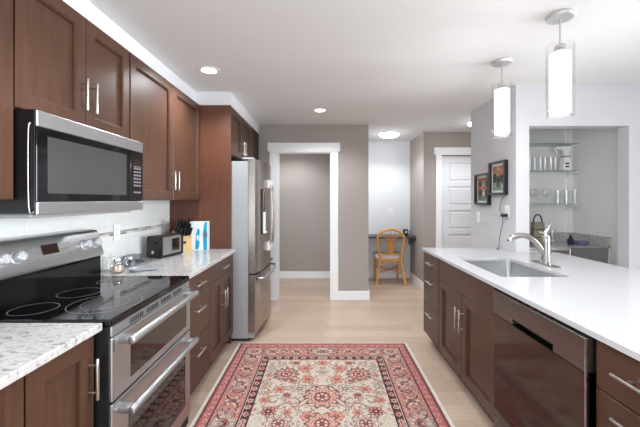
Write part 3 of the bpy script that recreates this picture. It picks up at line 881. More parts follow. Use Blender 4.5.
# ------------------------------------------------------------------ rug
def make_rug():
    cx, cy, hw, hl = -0.012, 2.04, 0.790, 1.150
    step = 0.005
    qw, ql = int(round(hw / step)), int(round(hl / step))
    u = (np.arange(qw) + 0.5) * step
    v = (np.arange(ql) + 0.5) * step
    U, V = np.meshgrid(u, v, indexing='ij')
    E = np.minimum(hw - U, hl - V)
    rs = np.random.RandomState(4)
    img = np.zeros((qw, ql, 3))
    cream = (198, 188, 176); salmon = (188, 130, 122); red = (160, 82, 86); navy = (72, 58, 66); grey = (134, 128, 128)
    pink = (204, 152, 140); rust = (148, 86, 80); sage = (152, 148, 136); brown = (112, 84, 80); lt = (214, 192, 178)
    def fill(mask, c): img[mask] = c
    def flower(fx, fy, r, n, cols, ph=0.0, sq=1.0, clip=None):
        dx, dy = U - fx, (V - fy) * sq
        d = np.hypot(dx, dy); a = np.arctan2(dy, dx) + ph
        rr = d / (r * (1 + 0.14 * np.cos(n * a)))
        m = rr < 1.0
        if clip is not None: m &= clip
        img[m] = cols[0]
        m1 = m & (rr < 0.88); img[m1] = cols[1]
        m2 = m1 & (np.cos(n * a) > 0.35) & (rr > 0.42); img[m2] = cols[2]
        img[m & (rr < 0.46)] = cols[0]
        img[m & (rr < 0.38)] = cols[3]
        img[m & (rr < 0.18)] = cols[2]
    def stroke(pts, r, c, clip=None):
        for (x0, y0), (x1, y1) in zip(pts, pts[1:]):
            L2 = (x1 - x0) ** 2 + (y1 - y0) ** 2 + 1e-9
            s = np.clip(((U - x0) * (x1 - x0) + (V - y0) * (y1 - y0)) / L2, 0, 1)
            m = np.hypot(U - x0 - s * (x1 - x0), V - y0 - s * (y1 - y0)) < r
            if clip is not None: m &= clip
            img[m] = c
    fill(E >= 0, cream)
    fill(E >= 0.012, navy); fill(E >= 0.022, red)
    guard1 = (E >= 0.028) & (E < 0.080)
    fill(guard1, (176, 108, 108)); fill(E >= 0.080, navy); fill(E >= 0.088, salmon)
    main = (E >= 0.088) & (E < 0.262)
    fill(E >= 0.262, navy); fill(E >= 0.268, cream); fill(E >= 0.274, (84, 52, 58))
    guard2 = (E >= 0.274) & (E < 0.322)
    fill(E >= 0.322, navy); fill(E >= 0.328, cream)
    field = E >= 0.328
    # guard motifs
    for k in range(40):
        p = 0.03 + k * 0.062
        if p < hw: flower(p, hl - 0.054, 0.018, 4, [lt, pink, red, navy], clip=guard1)
        if p < hl: flower(hw - 0.054, p, 0.018, 4, [lt, pink, red, navy], clip=guard1)
        p2 = k * 0.072 + 0.02
        if p2 < hw - 0.30:
            flower(p2, hl - 0.298, 0.023, 4, [cream, pink, red, navy], clip=guard2)
        if p2 < hl - 0.30:
            flower(hw - 0.298, p2, 0.023, 4, [cream, pink, red, navy], clip=guard2)
    # main border
    for k in range(7):
        for side in (0, 1):
            p = 0.02 + k * 0.215
            big = k % 2 == 0
            cols = [grey, (198, 180, 168), (172, 150, 142), red] if big else [brown, pink, cream, rust]
            r = 0.076 if big else 0.055
            lim = (hw if side == 0 else hl)
            if p > lim - 0.10: continue
            pos = (p, hl - 0.175) if side == 0 else (hw - 0.175, p)
            flower(pos[0], pos[1], r, 8 if big else 6, cols, clip=main)
            for q in (-0.105, 0.105):
                for w in (-0.052, 0.052):
                    pp = (p + q, hl - 0.175 + w) if side == 0 else (hw - 0.175 + w, p + q)
                    flower(pp[0], pp[1], 0.021, 5, [[navy, lt, grey, red], [brown, pink, cream, navy]][(k + (w > 0)) % 2], clip=main)
            cur = []
            for s in np.linspace(-0.13, 0.13, 14):
                o = 0.055 * math.sin(s / 0.13 * PI)
                cur.append((p + s, hl - 0.175 + o) if side == 0 else (hw - 0.175 + o, p + s))
            stroke(cur, 0.0050, (78, 58, 64), main); stroke([(c[0], 2 * (hl - 0.175) - c[1]) if side == 0 else (2 * (hw - 0.175) - c[0], c[1]) for c in cur], 0.0036, (92, 74, 80), main)
    flower(hw - 0.175, hl - 0.175, 0.075, 8, [navy, (206, 190, 176), salmon, rust], clip=main)
    for k in range(900):
        pu, pv = rs.rand() * hw, rs.rand() * hl
        e = min(hw - pu, hl - pv)
        if 0.10 < e < 0.25:
            flower(pu, pv, 0.006 + rs.rand() * 0.007, 4, [[grey, lt, pink, navy], [red, pink, lt, red], [navy, sage, cream, red], [navy, pink, lt, navy], [brown, salmon, lt, navy]][rs.randint(5)], clip=main)
    # field
    vine = (136, 104, 96)
    def spiral(x, y, r, a0, turns, sgn):
        return [(x + r * (1 - 0.75 * s) * math.cos(a0 + sgn * turns * 2 * PI * s), y + r * (1 - 0.75 * s) * math.sin(a0 + sgn * turns * 2 * PI * s)) for s in np.linspace(0, 1, 18)]
    for x, y, r, a0, tn, sg in ((0.20, 0.20, 0.08, 0.4, 0.8, 1), (0.33, 0.24, 0.06, 2.0, 0.8, -1), (0.12, 0.44, 0.07, 1, 0.7, 1), (0.38, 0.60, 0.06, 3, 0.8, 1), (0.36, 0.74, 0.06, 0, 0.9, -1), (0.10, 0.75, 0.05, 2, 0.8, 1), (0.42, 0.34, 0.05, 1.2, 0.9, 1), (0.13, 0.14, 0.07, 4, 0.8, -1)):
        stroke(spiral(x, y, r, a0, tn, sg), 0.0045, vine, field)
    stroke([(0, 0.42), (0.06, 0.41), (0.12, 0.34), (0.11, 0.26), (0.17, 0.20), (0.25, 0.21), (0.31, 0.16)], 0.006, (120, 70, 66), field)
    stroke([(0.28, 0.48), (0.20, 0.44), (0.16, 0.50), (0.10, 0.56), (0.14, 0.64), (0.05, 0.70)], 0.004, vine, field)
    for k in range(320):
        pu, pv = rs.rand() * 0.46, rs.rand() * 0.82
        flower(pu, pv, 0.007 + 0.010 * rs.rand(), rs.randint(3, 6), [[vine, pink, cream, red], [sage, lt, grey, brown], [red, pink, lt, navy], [grey, sage, lt, grey]][rs.randint(4)], rs.rand() * 6, clip=field)
    A = [brown, (194, 122, 108), (196, 158, 146), rust]; B = [(150, 112, 104), pink, (190, 128, 114), rust]; G = [(124, 116, 114), (172, 164, 152), cream, (140, 112, 106)]; D = [(96, 68, 70), (146, 88, 86), pink, navy]
    for fx, fy, r, n, c in ((0.0, 0.28, 0.118, 10, A), (0.285, 0.585, 0.092, 12, [(120, 70, 66), (176, 96, 86), (128, 120, 116), rust]), (0.135, 0.67, 0.052, 6, B), (0.11, 0.505, 0.052, 7, B), (0.0, 0.607, 0.034, 6, G),
                             (0.165, 0.38, 0.05, 7, G), (0.31, 0.37, 0.043, 6, B), (0.42, 0.445, 0.034, 6, G), (0.22, 0.485, 0.026, 5, D), (0.25, 0.30, 0.032, 6, D), (0.35, 0.12, 0.05, 8, D), (0.23, 0.11, 0.034, 6, B),
                             (0.09, 0.07, 0.05, 7, B), (0.27, 0.0, 0.09, 10, G), (0.42, 0.70, 0.036, 6, G), (0.0, 0.76, 0.045, 8, B), (0.22, 0.76, 0.034, 6, D), (0.42, 0.56, 0.026, 5, B), (0.40, 0.24, 0.036, 6, B), (0.0, 0.0, 0.10, 10, A)):
        flower(fx, fy, r, n, c, clip=field)
    for fx, fy, r in ((0.0, 0.28, 0.118), (0.285, 0.585, 0.092), (0.27, 0.0, 0.09), (0.0, 0.0, 0.10)):
        for k in range(10):
            a = k * PI / 5 + 0.3
            flower(fx + r * 0.66 * math.cos(a), fy + r * 0.66 * math.sin(a), r * 0.17, 4, [brown, lt, pink, red], clip=field)
        flower(fx, fy, r * 0.44, 6, [navy, lt, red, brown], clip=field)
    img = img * np.array([0.95, 0.93, 0.91]) * (1 + 0.12 * (rs.rand(qw, ql, 1) - 0.5) * 2)
    full = np.concatenate([img[::-1], img], axis=0)
    full = np.concatenate([full[:, ::-1], full], axis=1)
    NW, NL = 2 * qw, 2 * ql
    full = np.clip(full, 0, 255) / 255.0
    linc = np.where(full <= 0.04045, full / 12.92, ((full + 0.055) / 1.055) ** 2.4)
    t = thing('area_rug', 'oriental floral rug in red, cream and navy on the kitchen floor', 'rug', (cx, cy, 0))
    xs = -hw + np.arange(NW + 1) * step
    ys = -hl + np.arange(NL + 1) * step
    X, Y = np.meshgrid(xs, ys, indexing='ij')
    co = np.stack([X, Y, np.full_like(X, 0.0102)], -1).reshape(-1, 3)
    idx = np.arange((NW + 1) * (NL + 1)).reshape(NW + 1, NL + 1)
    q = np.stack([idx[:-1, :-1], idx[1:, :-1], idx[1:, 1:], idx[:-1, 1:]], -1).reshape(-1, 4)
    me = bpy.data.meshes.new('pile')
    me.vertices.add(len(co)); me.vertices.foreach_set('co', co.ravel())
    me.loops.add(q.size); me.loops.foreach_set('vertex_index', q.ravel().astype(np.int32))
    me.polygons.add(len(q)); me.polygons.foreach_set('loop_start', np.arange(0, q.size, 4).astype(np.int32))
    me.update(calc_edges=True)
    att = me.color_attributes.new('weave', 'FLOAT_COLOR', 'CORNER')
    col = np.ones((len(q), 4, 4), dtype=np.float32)
    col[:, :, :3] = linc.reshape(-1, 1, 3)
    att.data.foreach_set('color', col.ravel())
    me.materials.append(M['rug'])
    o = bpy.data.objects.new('pile', me); C.objects.link(o); o.parent = t
    MB().box(-hw - 0.018, hw + 0.018, -hl - 0.010, hl + 0.010, 0.0, 0.0098, 0.003).build('binding', M['rug_edge'], t, local=True)
make_rug()

# ------------------------------------------------------------------ ceiling lamps
def point(name, loc, watts, col=(0.90, 0.95, 1.0), r=0.05):
    d = bpy.data.lights.new(name, 'POINT'); d.energy = watts; d.color = col; d.shadow_soft_size = r
    o = bpy.data.objects.new(name, d); C.objects.link(o); o.location = loc
    return o
def spot(name, loc, watts, col=(0.90, 0.95, 1.0)):
    d = bpy.data.lights.new(name, 'SPOT'); d.energy = watts; d.color = col; d.shadow_soft_size = 0.07
    d.spot_size = math.radians(150); d.spot_blend = 0.6
    o = bpy.data.objects.new(name, d); C.objects.link(o); o.location = loc
    return o

def pendant(label, x, y):
    t = thing('pendant_lamp', label, 'pendant lamp', (x, y, CEIL), 0, 'pendant lamps above the island')
    MB().lathe([(0, 0), (0.070, 0), (0.072, -0.012), (0.066, -0.022), (0.012, -0.026), (0, -0.026)], (x, y, CEIL), seg=32).build('canopy', M['canopy'], t, smooth=True)
    MB().cyl((x, y, CEIL - 0.02), (x, y, 2.235), 0.0045, seg=10).build('rod', M['nickel'], t, smooth=True)
    MB().lathe([(0, 0.012), (0.012, 0.012), (0.03, 0.0), (0.03, -0.016), (0.024, -0.02), (0.032, -0.024), (0.032, -0.042), (0, -0.042)], (x, y, 2.255)).build('socket_cap', M['nickel'], t, smooth=True)
    MB().lathe([(0, 2.212), (0.052, 2.212), (0.052, 1.895), (0.0, 1.885)], (x, y, 0), seg=28).build('inner_shade', M['frost'], t, smooth=True)
    MB().lathe([(0.0675, 2.262), (0.0690, 2.262), (0.0690, 1.855), (0.0675, 1.855), (0.0675, 2.262)], (x, y, 0), seg=36).build('glass_cylinder', M['glass'], t, smooth=True)
    point('pendant_glow', (x, y, 1.80), 5, (1, 0.98, 0.96), 0.06)
pendant('nearer glass cylinder pendant lamp, hanging higher in the photo above the island', 1.333, 1.875)
pendant('farther glass cylinder pendant lamp, in front of the picture wall', 1.338, 2.496)

def recessed(label, x, y, watts=48):
    t = thing('recessed_light', label, 'ceiling light', (x, y, CEIL), 0, 'recessed ceiling lights')
    MB().lathe([(0.060, -0.002), (0.085, -0.001), (0.086, -0.005), (0.066, -0.008), (0.060, -0.006), (0.060, -0.002)], (x, y, CEIL), seg=32).build('trim_ring', M['white_plastic'], t, smooth=True)
    MB().lathe([(0, -0.001), (0.0595, -0.001), (0.0595, -0.005), (0, -0.006)], (x, y, CEIL), seg=32).build('lens', M['lamp'], t, smooth=True)
    spot('recessed_glow', (x, y, CEIL - 0.03), watts)
recessed('round recessed ceiling light near the tall wall cabinet', -0.924, 2.669)
recessed('round recessed ceiling light in front of the doorway', -0.046, 3.855)
recessed('added unseen recessed fill light above the near end of the stove', -0.35, 0.90)  # invented fixture out of view, brightens the left side
recessed('added unseen recessed fill light above the near end of the rug', 0.45, 1.25)  # invented fixture out of view, brightens the rug and island fronts
recessed('added unseen recessed fill light above the seating side of the island', 2.35, 0.60, 26)  # fixture added out of view to send light into the nook

def dome(label, x, y, r=0.155, watts=27):
    t = thing('dome_light', label, 'ceiling light', (x, y, CEIL), 0, 'flush dome ceiling lights')
    MB().lathe([(0, 0), (r + 0.008, 0), (r + 0.008, -0.018), (r - 0.005, -0.020), (0, -0.020)], (x, y, CEIL), seg=36).build('base', M['white_plastic'], t, smooth=True)
    pr = [(r * math.cos(a), -0.021 - 0.055 * math.sin(a)) for a in np.linspace(0, PI / 2, 9)]
    pr[-1] = (0, pr[-1][1])
    MB().lathe([(0, -0.021)] + pr, (x, y, CEIL), seg=36).build('glass_dome', M['dome'], t, smooth=True)
    spot('dome_glow', (x, y, CEIL - 0.10), watts)
dome('lit dome ceiling light over the desk alcove', 1.014, 5.18)
dome('lit dome ceiling light partly hidden behind the picture wall', 2.07, 4.40)
dome('added unseen dome fill light in the hallway behind the open doorway', -0.55, 5.25, watts=40)  # hidden fixture added to brighten the hallway

# ------------------------------------------------------------------ on the left counter
def outlet(label, c, out, w=0.072, h=0.116, kind='outlet'):
    c = Vector(c); o = Vector(out)
    t = thing('wall_outlet' if kind == 'outlet' else 'light_switch', label, 'outlet' if kind == 'outlet' else 'switch', c, 0, 'white wall plates')
    side = Vector((0, 0, 1)).cross(o)
    def bx(mb, a, d, z0, z1, w0, w1, bev=0):
        p = c + side * a + o * w0; q = c + side * d + o * w1
        mb.box(min(p.x, q.x), max(p.x, q.x), min(p.y, q.y), max(p.y, q.y), c.z + z0, c.z + z1, bev)
    mb = MB(); bx(mb, -w / 2, w / 2, -h / 2, h / 2, 0.0003, 0.006, 0.0015); mb.build('cover_plate', M['white_plastic'], t)
    mb = MB()
    if kind == 'outlet':
        bx(mb, -0.017, 0.017, 0.006, 0.036, 0.004, 0.0075, 0.001); bx(mb, -0.017, 0.017, -0.036, -0.006, 0.004, 0.0075, 0.001)
        mb.build('socket', M['white_plastic'], t)
        mb = MB()
        for z in (-0.021, 0.021):
            for s in (-0.007, 0.007): bx(mb, s - 0.0012, s + 0.0012, z - 0.006, z + 0.006, 0.007, 0.0078)
        mb.build('socket_slot', M['black_matte'], t)
    else:
        bx(mb, -0.017, 0.017, -0.033, 0.033, 0.004, 0.009, 0.002)
        mb.build('rocker', M['white_plastic'], t)
    return t
outlet('white outlet plate in the tiled splash between stove and toaster', (WL + 0.0132, 2.378, 1.155), (1, 0, 0))
outlet('white outlet plate in the tiled splash behind the knife block', (WL + 0.0132, 3.12, 1.148), (1, 0, 0))
outlet('white outlet plate on the picture wall with a charger plugged in', (PX, 3.139, 1.276), (-1, 0, 0))
outlet('white light switch on the picture wall below the farther picture', (PX, 3.72, 1.195), (-1, 0, 0), kind='switch')
outlet('white outlet plate on the white alcove wall above the desk', (1.18, YF, 1.19), (0, -1, 0))

# toaster
t = thing('toaster', 'black and stainless long-slot toaster on the granite counter', 'toaster', (-1.335, 2.80, CT), math.radians(-14))
tl, tw, th = 0.135, 0.068, 0.180
def oct_prof(w, z0, z1, r):
    pts = []
    for cx, cz, a0 in ((w - r, z1 - r, 0), (-(w - r), z1 - r, 90)):
        for k in range(7):
            a = math.radians(a0 + 15 * k); pts.append((cx + r * math.cos(a), cz + r * math.sin(a)))
    return pts + [(-w, z0), (w, z0)]
MB().prism(oct_prof(tw - 0.003, 0.012, th - 0.003, 0.025), -tl + 0.018, tl - 0.018, lambda p, q, s: (p, s, q)).build('shell', M['steel'], t, smooth=True, local=True)
for s in (-1, 1):
    a, d = sorted((s * (tl - 0.022), s * tl))
    MB().prism(oct_prof(tw, 0.008, th, 0.028), a, d, lambda p, q, r: (p, r, q)).build('end_cap', M['black'], t, smooth=True, local=True)
MB().box(-tw - 0.002, tw + 0.002, -tl + 0.004, tl - 0.004, 0.006, 0.024, 0.003).build('base', M['black'], t, local=True)
mb = MB(); mb.box(-0.03, 0.03, -tl + 0.03, tl - 0.03, th - 0.006, th + 0.002, 0.002); mb.build('slot_plate', M['black'], t, local=True)
MB().box(tw - 0.006, tw + 0.0005, -0.005, 0.085, 0.045, 0.150, 0.002).build('side_plate', M['steel_dark'], t, local=True)
mb = MB(); mb.box(-0.022, 0.022, -tl - 0.018, -tl + 0.001, 0.118, 0.132, 0.004); mb.build('lever', M['black'], t, local=True)
MB().lathe([(0, 0), (0.013, 0), (0.012, 0.012), (0, 0.013)], (0, -tl, 0.05), axis=(0, -1, 0)).build('knob', M['chrome'], t, smooth=True, local=True)
mb = MB()
for x in (-0.05, 0.05):
    for y in (-0.11, 0.11): mb.cyl((x, y, 0), (x, y, 0.009), 0.01)
mb.build('foot', M['black_matte'], t, local=True)

# knife block and its knives
kb = thing('knife_block', 'pale wooden knife block behind the toaster', 'knife block', (-1.330, 3.085, CT), math.radians(-38))
fk = lambda p, q, s: (p, s, q)
MB().prism([(-0.070, 0.0), (0.070, 0.0), (0.074, 0.130), (-0.030, 0.190), (-0.080, 0.140)], -0.064, 0.064, fk).build('block', M['pale_wood'], kb, local=True)
MB().box(0.0705, 0.0745, -0.025, 0.012, 0.070, 0.095).build('name_plate', M['black'], kb, local=True)
base_a, base_b = Vector((0.074, 0, 0.130)), Vector((-0.030, 0, 0.190))
ang = math.atan2(0.060, 0.104)
Kmat = Matrix.Translation(kb.location) @ Matrix.Rotation(kb.rotation_euler.z, 4, 'Z')
mt = Matrix.Rotation(ang, 4, 'Y')
rows = ('lower', 'middle', 'upper'); cols = ('leftmost', 'second from left', 'third from left', 'rightmost')
for i, (sr, ln) in enumerate(((0.15, 0.088), (0.48, 0.108), (0.82, 0.125))):
    proto_k = None
    for j, y in enumerate((-0.047, -0.016, 0.016, 0.047)):
        p = Kmat @ (base_a.lerp(base_b, sr) + Vector((0, y, 0)))
        lab = 'black-handled knife in the %s row of the wooden block, %s' % (rows[i], cols[j])
        if proto_k is None:
            k = thing('kitchen_knife', lab, 'knife', p, kb.rotation_euler.z, 'knives in the wooden block')
            MB().box(-0.0125, 0.0125, -0.0085, 0.0085, 0.010, ln, 0.004, mat=mt).build('handle', M['black'], k, local=True)
            MB().box(-0.012, 0.012, -0.008, 0.008, 0.0005, 0.010, 0.001, mat=mt).build('bolster', M['chrome'], k, local=True)
            for z in (0.25, 0.5, 0.75):
                MB().cyl(mt @ Vector((0, -0.0092, 0.01 + z * ln)), mt @ Vector((0, 0.0092, 0.01 + z * ln)), 0.003, seg=10).build('rivet', M['chrome'], k, local=True)
            proto_k = k
        else:
            dup(proto_k, p, kb.rotation_euler.z, lab)
tag(MB().lathe([(0, 0), (0.016, 0), (0.019, 0.006), (0.019, 0.05), (0.010, 0.062), (0.010, 0.07), (0, 0.07)], (-1.462, 3.07, CT + 0.0)).build('spray_bottle', M['teal'], smooth=True),
    'small blue bottle behind the knife block', 'bottle')

# white and turquoise carton
t = thing('product_box', 'white carton with turquoise shapes standing by the fridge panel', 'box', (-1.182, 3.158, CT), 0)
bw, bd, bh = 0.082, 0.035, 0.268
MB().box(-bw, bw, -bd, bd, 0, bh, 0.002).build('carton', M['box_white'], t, local=True)
def blob(pts, mat, nm):
    MB().prism(pts, -bd - 0.0012, -bd + 0.0005, lambda p, q, s: (p, s, q)).build(nm, mat, t, local=True)
wave = [(-0.030, 0.01), (0.0, 0.01), (0.012, 0.06), (0.006, 0.10), (0.010, 0.14), (0.014, 0.18), (0.008, 0.20), (-0.006, 0.20), (-0.018, 0.16), (-0.024, 0.11), (-0.026, 0.06)]
blob(wave, M['teal'], 'turquoise_shape')
MB().prism([(-0.006 + 0.009 * math.cos(a), 0.115 + 0.03 * math.sin(a)) for a in np.linspace(0, 2 * PI, 16)[:-1]], -bd - 0.002, -bd + 0.0005, lambda p, q, s: (p, s, q)).build('white_shape', M['box_white'], t, local=True)
blob([(0.050, 0.002), (bw - 0.001, 0.002), (bw - 0.001, bh - 0.002), (0.062, bh - 0.002), (0.050, 0.21), (0.042, 0.16), (0.046, 0.09)], M['teal'], 'turquoise_band')
MB().prism([(0.068 + 0.017 * math.cos(a), 0.145 + 0.034 * math.sin(a)) for a in np.linspace(0, 2 * PI, 20)[:-1]], -bd - 0.002, -bd + 0.0005, lambda p, q, s: (p, s, q)).build('grey_oval', M['grey_print'], t, local=True)

# little jars and dishes by the stove
def jar(label, x, y, r, h, content=True):
    t = thing('spice_jar', label, 'jar', (x, y, CT), 0, 'small glass jars by the stove')
    MB().lathe([(0, 0.0), (r * 0.95, 0), (r, 0.006), (r, h * 0.6), (r * 0.7, h * 0.78), (r * 0.68, h * 0.80), (r * 0.62, h * 0.79), (r * 0.92, h * 0.58), (r * 0.92, 0.006), (0, 0.004)], (x, y, CT)).build('glass_body', M['glass'], t, smooth=True)
    MB().lathe([(0, h * 0.79), (r * 0.72, h * 0.79), (r * 0.74, h * 0.84), (r * 0.66, h * 0.97), (r * 0.4, h), (0, h)], (x, y, CT)).build('lid', M['chrome'], t, smooth=True)
    if content: MB().lathe([(0, 0.006), (r * 0.90, 0.008), (r * 0.90, h * 0.42), (0, h * 0.44)], (x, y, CT)).build('contents', M['salt'], t, smooth=True)
jar('small glass shaker jar with chrome lid and beige contents near the stove', -1.345, 2.16, 0.038, 0.095)
jar('squat glass jar with chrome lid behind the grey spoon rest', -1.375, 2.345, 0.040, 0.070, False)
t = thing('glass_canister', 'tall clear glass canister with glass stopper beside the backsplash', 'jar', (-1.43, 2.21, CT))
MB().lathe([(0, 0), (0.042, 0), (0.043, 0.01), (0.040, 0.08), (0.032, 0.09), (0.030, 0.089), (0.038, 0.078), (0.040, 0.01), (0, 0.008)], (-1.43, 2.21, CT)).build('glass_body', M['glass'], t, smooth=True)
MB().lathe([(0, 0.0905), (0.034, 0.0905), (0.034, 0.097), (0.010, 0.103), (0.014, 0.118), (0, 0.124)], (-1.43, 2.21, CT)).build('stopper', M['glass'], t, smooth=True)
t = thing('spoon_rest', 'grey-blue glazed spoon rest lying beside the stove', 'spoon rest', (-1.235, 2.20, CT), 0.2)
MB().lathe([(0, 0.004), (0.034, 0.0), (0.052, 0.012), (0.058, 0.022), (0.055, 0.022), (0.048, 0.013), (0.03, 0.007), (0, 0.007)], (0, 0, 0)).build('bowl', M['dish'], t, smooth=True, local=True)
MB().box(0.050, 0.125, -0.013, 0.013, 0.010, 0.018, 0.004).build('grip', M['dish'], t, local=True)
t = thing('butter_dish', 'smoky glass covered dish standing against the backsplash', 'dish', (-1.43, 2.47, CT))
MB().box(-1.48, -1.38, 2.38, 2.56, CT, CT + 0.012, 0.004).build('plate', M['grey_glass'], t)
MB().box(-1.47, -1.39, 2.395, 2.545, CT + 0.012, CT + 0.062, 0.012).build('cover', M['grey_glass'], t)

# ------------------------------------------------------------------ picture wall
def picture(label, y0, y1, z0, z1, seed):
    t = thing('framed_picture', label, 'picture', (PX, (y0 + y1) / 2, z0), 0, 'framed pictures on the white wall')
    d = 0.040
    mb = MB()
    w = 0.022
    mb.box(PX - d, PX - 0.001, y0, y0 + w, z0, z1, 0.002); mb.box(PX - d, PX - 0.001, y1 - w, y1, z0, z1, 0.002)
    mb.box(PX - d, PX - 0.001, y0 + w, y1 - w, z0, z0 + w, 0.002); mb.box(PX - d, PX - 0.001, y0 + w, y1 - w, z1 - w, z1, 0.002)
    mb.build('frame', M['frame_black'], t)
    MB().box(PX - 0.012, PX - 0.002, y0 + w, y1 - w, z0 + w, z1 - w).build('mat_board', M['mat_white'], t)
    # printed scene: blocks of orange masonry, dark openings and greenery
    rs = np.random.RandomState(seed)
    nu, nv = 44, 44
    img = np.zeros((nu, nv, 3))
    uu, vv = np.meshgrid(np.arange(nu) / nu, np.arange(nv) / nv, indexing='ij')
    img[:] = (176, 104, 66)
    if seed == 3:
        img[vv < 0.30] = (150, 168, 160); img[(vv > 0.30) & (vv < 0.58)] = (92, 96, 74); img[vv > 0.58] = (206, 120, 70)
        rects = [(0.1, 0.42, 0.2, 0.3, (30, 34, 30)), (0.4, 0.36, 0.18, 0.2, (34, 38, 32)), (0.68, 0.4, 0.2, 0.2, (28, 30, 28)), (0.3, 0.12, 0.3, 0.18, (72, 110, 70)), (0.05, 0.70, 0.9, 0.05, (120, 150, 130)), (0.2, 0.8, 0.5, 0.08, (226, 160, 110)), (0.7, 0.05, 0.2, 0.15, (190, 190, 180))]
    else:
        img[vv < 0.25] = (120, 140, 120); img[vv > 0.25] = (170, 92, 58)
        rects = [(0.40, 0.60, 0.24, 0.26, (216, 208, 190)), (0.46, 0.64, 0.12, 0.2, (70, 56, 50)), (0.15, 0.6, 0.14, 0.22, (64, 40, 34)), (0.75, 0.6, 0.14, 0.22, (64, 40, 34)), (0.1, 0.2, 0.25, 0.28, (46, 60, 60)), (0.45, 0.18, 0.2, 0.3, (200, 190, 160)), (0.72, 0.15, 0.2, 0.3, (60, 72, 62)), (0.0, 0.52, 1.0, 0.05, (206, 140, 90))]
    for a, c, w_, h_, col in rects:
        img[(uu > a) & (uu < a + w_) & (vv > c) & (vv < c + h_)] = col
    for k in range(60):
        a, c = rs.rand(2); s = 0.02 + 0.05 * rs.rand()
        m = np.hypot(uu - a, vv - c) < s
        img[m] = img[m] * (0.7 + 0.6 * rs.rand())
    img = img * 0.80 + img.mean(axis=2, keepdims=True) * 0.08
    img = np.clip(img, 0, 255) / 255
    linc = np.where(img <= 0.04045, img / 12.92, ((img + 0.055) / 1.055) ** 2.4)
    g = w + 0.022
    bm = bmesh.new()
    P = [[bm.verts.new((PX - 0.0125 - PX, (y1 - g - (y1 - y0 - 2 * g) * i / nu) - (y0 + y1) / 2, (z0 + g + (z1 - z0 - 2 * g) * j / nv) - z0)) for j in range(nv + 1)] for i in range(nu + 1)]
    for i in range(nu):
        for j in range(nv): bm.faces.new((P[i][j], P[i + 1][j], P[i + 1][j + 1], P[i][j + 1]))
    me = bpy.data.meshes.new('print'); bm.to_mesh(me); bm.free()
    att = me.color_attributes.new('weave', 'FLOAT_COLOR', 'CORNER')
    col = np.ones((nu * nv, 4, 4), dtype=np.float32); col[:, :, :3] = linc.reshape(-1, 1, 3)
    att.data.foreach_set('color', col.ravel())
    me.materials.append(M['art'])
    o = bpy.data.objects.new('print', me); C.objects.link(o); o.parent = t
picture('black-framed orange street picture, the higher and nearer on the picture wall', 3.125, 3.432, 1.435, 1.767, 3)
picture('black-framed orange facade picture, the lower and farther on the picture wall', 3.442, 3.755, 1.333, 1.670, 8)

t = thing('phone_charger', 'black charger with thin cord plugged into the picture wall', 'charger', (PX - 0.01, 3.15, 1.22))
MB().box(PX - 0.045, PX - 0.008, 3.115, 3.185, 1.225, 1.255, 0.005).build('adapter', M['black'], t)
mb = MB()
mb.tube([(PX - 0.03, 3.185, 1.245), (PX - 0.025, 3.23, 1.30), (PX - 0.012, 3.235, 1.36), (PX - 0.015, 3.20, 1.40), (PX - 0.012, 3.16, 1.44)], 0.0025, smooth=6, seg=6)
mb.tube([(PX - 0.03, 3.16, 1.226), (PX - 0.022, 3.19, 1.14), (PX - 0.012, 3.25, 1.04), (PX - 0.015, 3.26, 0.97), (PX - 0.03, 3.235, 0.922), (PX - 0.05, 3.20, 0.9172), (PX - 0.09, 3.17, 0.9172)], 0.0025, smooth=6, seg=6)
mb.build('cord', M['black_matte'], t, smooth=True)

# ------------------------------------------------------------------ bar nook
BX0, BX1, BY0, BY1 = 1.862, 2.848, 3.29, 3.798
t = thing('bar_cabinet', 'white cabinet under the granite bar counter in the nook', 'cabinet', (2.05, 3.55, 0))
MB().box(BX0, 2.22, BY0 + 0.02, BY1 - 0.02, 0.10, 0.882).build('body', M['trim'], t)
MB().box(BX0, 2.22, BY0 + 0.07, BY1 - 0.02, 0.0, 0.10).build('toe_kick', M['kick'], t)
MB().shaker(BX0 + 0.002, 2.218, 0.11, 0.878, lambda u, v, w: (u, BY0 + 0.02 - w, v)).build('door', M['trim'], t)
t = thing('bar_counter', 'speckled granite counter with upstand inside the bar nook', 'countertop', (2.35, 3.55, CT))
MB().box(BX0, BX1, BY0, BY1, CT - 0.030, CT, 0.003).build('top', M['granite'], t)
mb = MB(); mb.box(BX0, BX1, BY1 - 0.02, BY1, CT, CT + 0.10, 0.002); mb.box(BX1 - 0.02, BX1, BY0, BY1 - 0.02, CT, CT + 0.10, 0.002)
struct(mb.build('trim_3', M['granite']))

SXR = 2.775
shelves = []
for z, lab in ((1.994, 'top glass shelf in the bar nook, empty'), (1.700, 'middle glass shelf in the bar nook, carrying tall tumblers'), (1.337, 'lowest glass shelf in the bar nook, carrying stemware')):
    tag(MB().box(1.87, SXR, 3.60, 3.785, z, z + 0.008, 0.001).build('glass_shelf', M['glass_shelf']), lab, 'shelf', 'glass shelves of the bar nook')
t = thing('shelf_bracket', 'white shelf standard with brackets on the nook\'s back wall', 'shelf bracket', (2.755, 3.79, 1.0))
MB().box(2.745, 2.767, 3.785, 3.799, 1.02, 2.38).build('standard', M['white_plastic'], t)
for z in (1.994, 1.700, 1.337):
    MB().prism([(3.785, z - 0.001), (3.60, z - 0.001), (3.598, z - 0.012), (3.70, z - 0.022), (3.765, z - 0.05), (3.785, z - 0.075)], 2.749, 2.763, lambda p, q, s: (s, p, q)).build('bracket', M['white_plastic'], t)
t = thing('shelf_bracket', 'white shelf standard with brackets, hidden behind the partition end', 'shelf bracket', (2.0, 3.79, 1.0))
MB().box(1.945, 1.967, 3.785, 3.799, 1.02, 2.38).build('standard', M['white_plastic'], t)
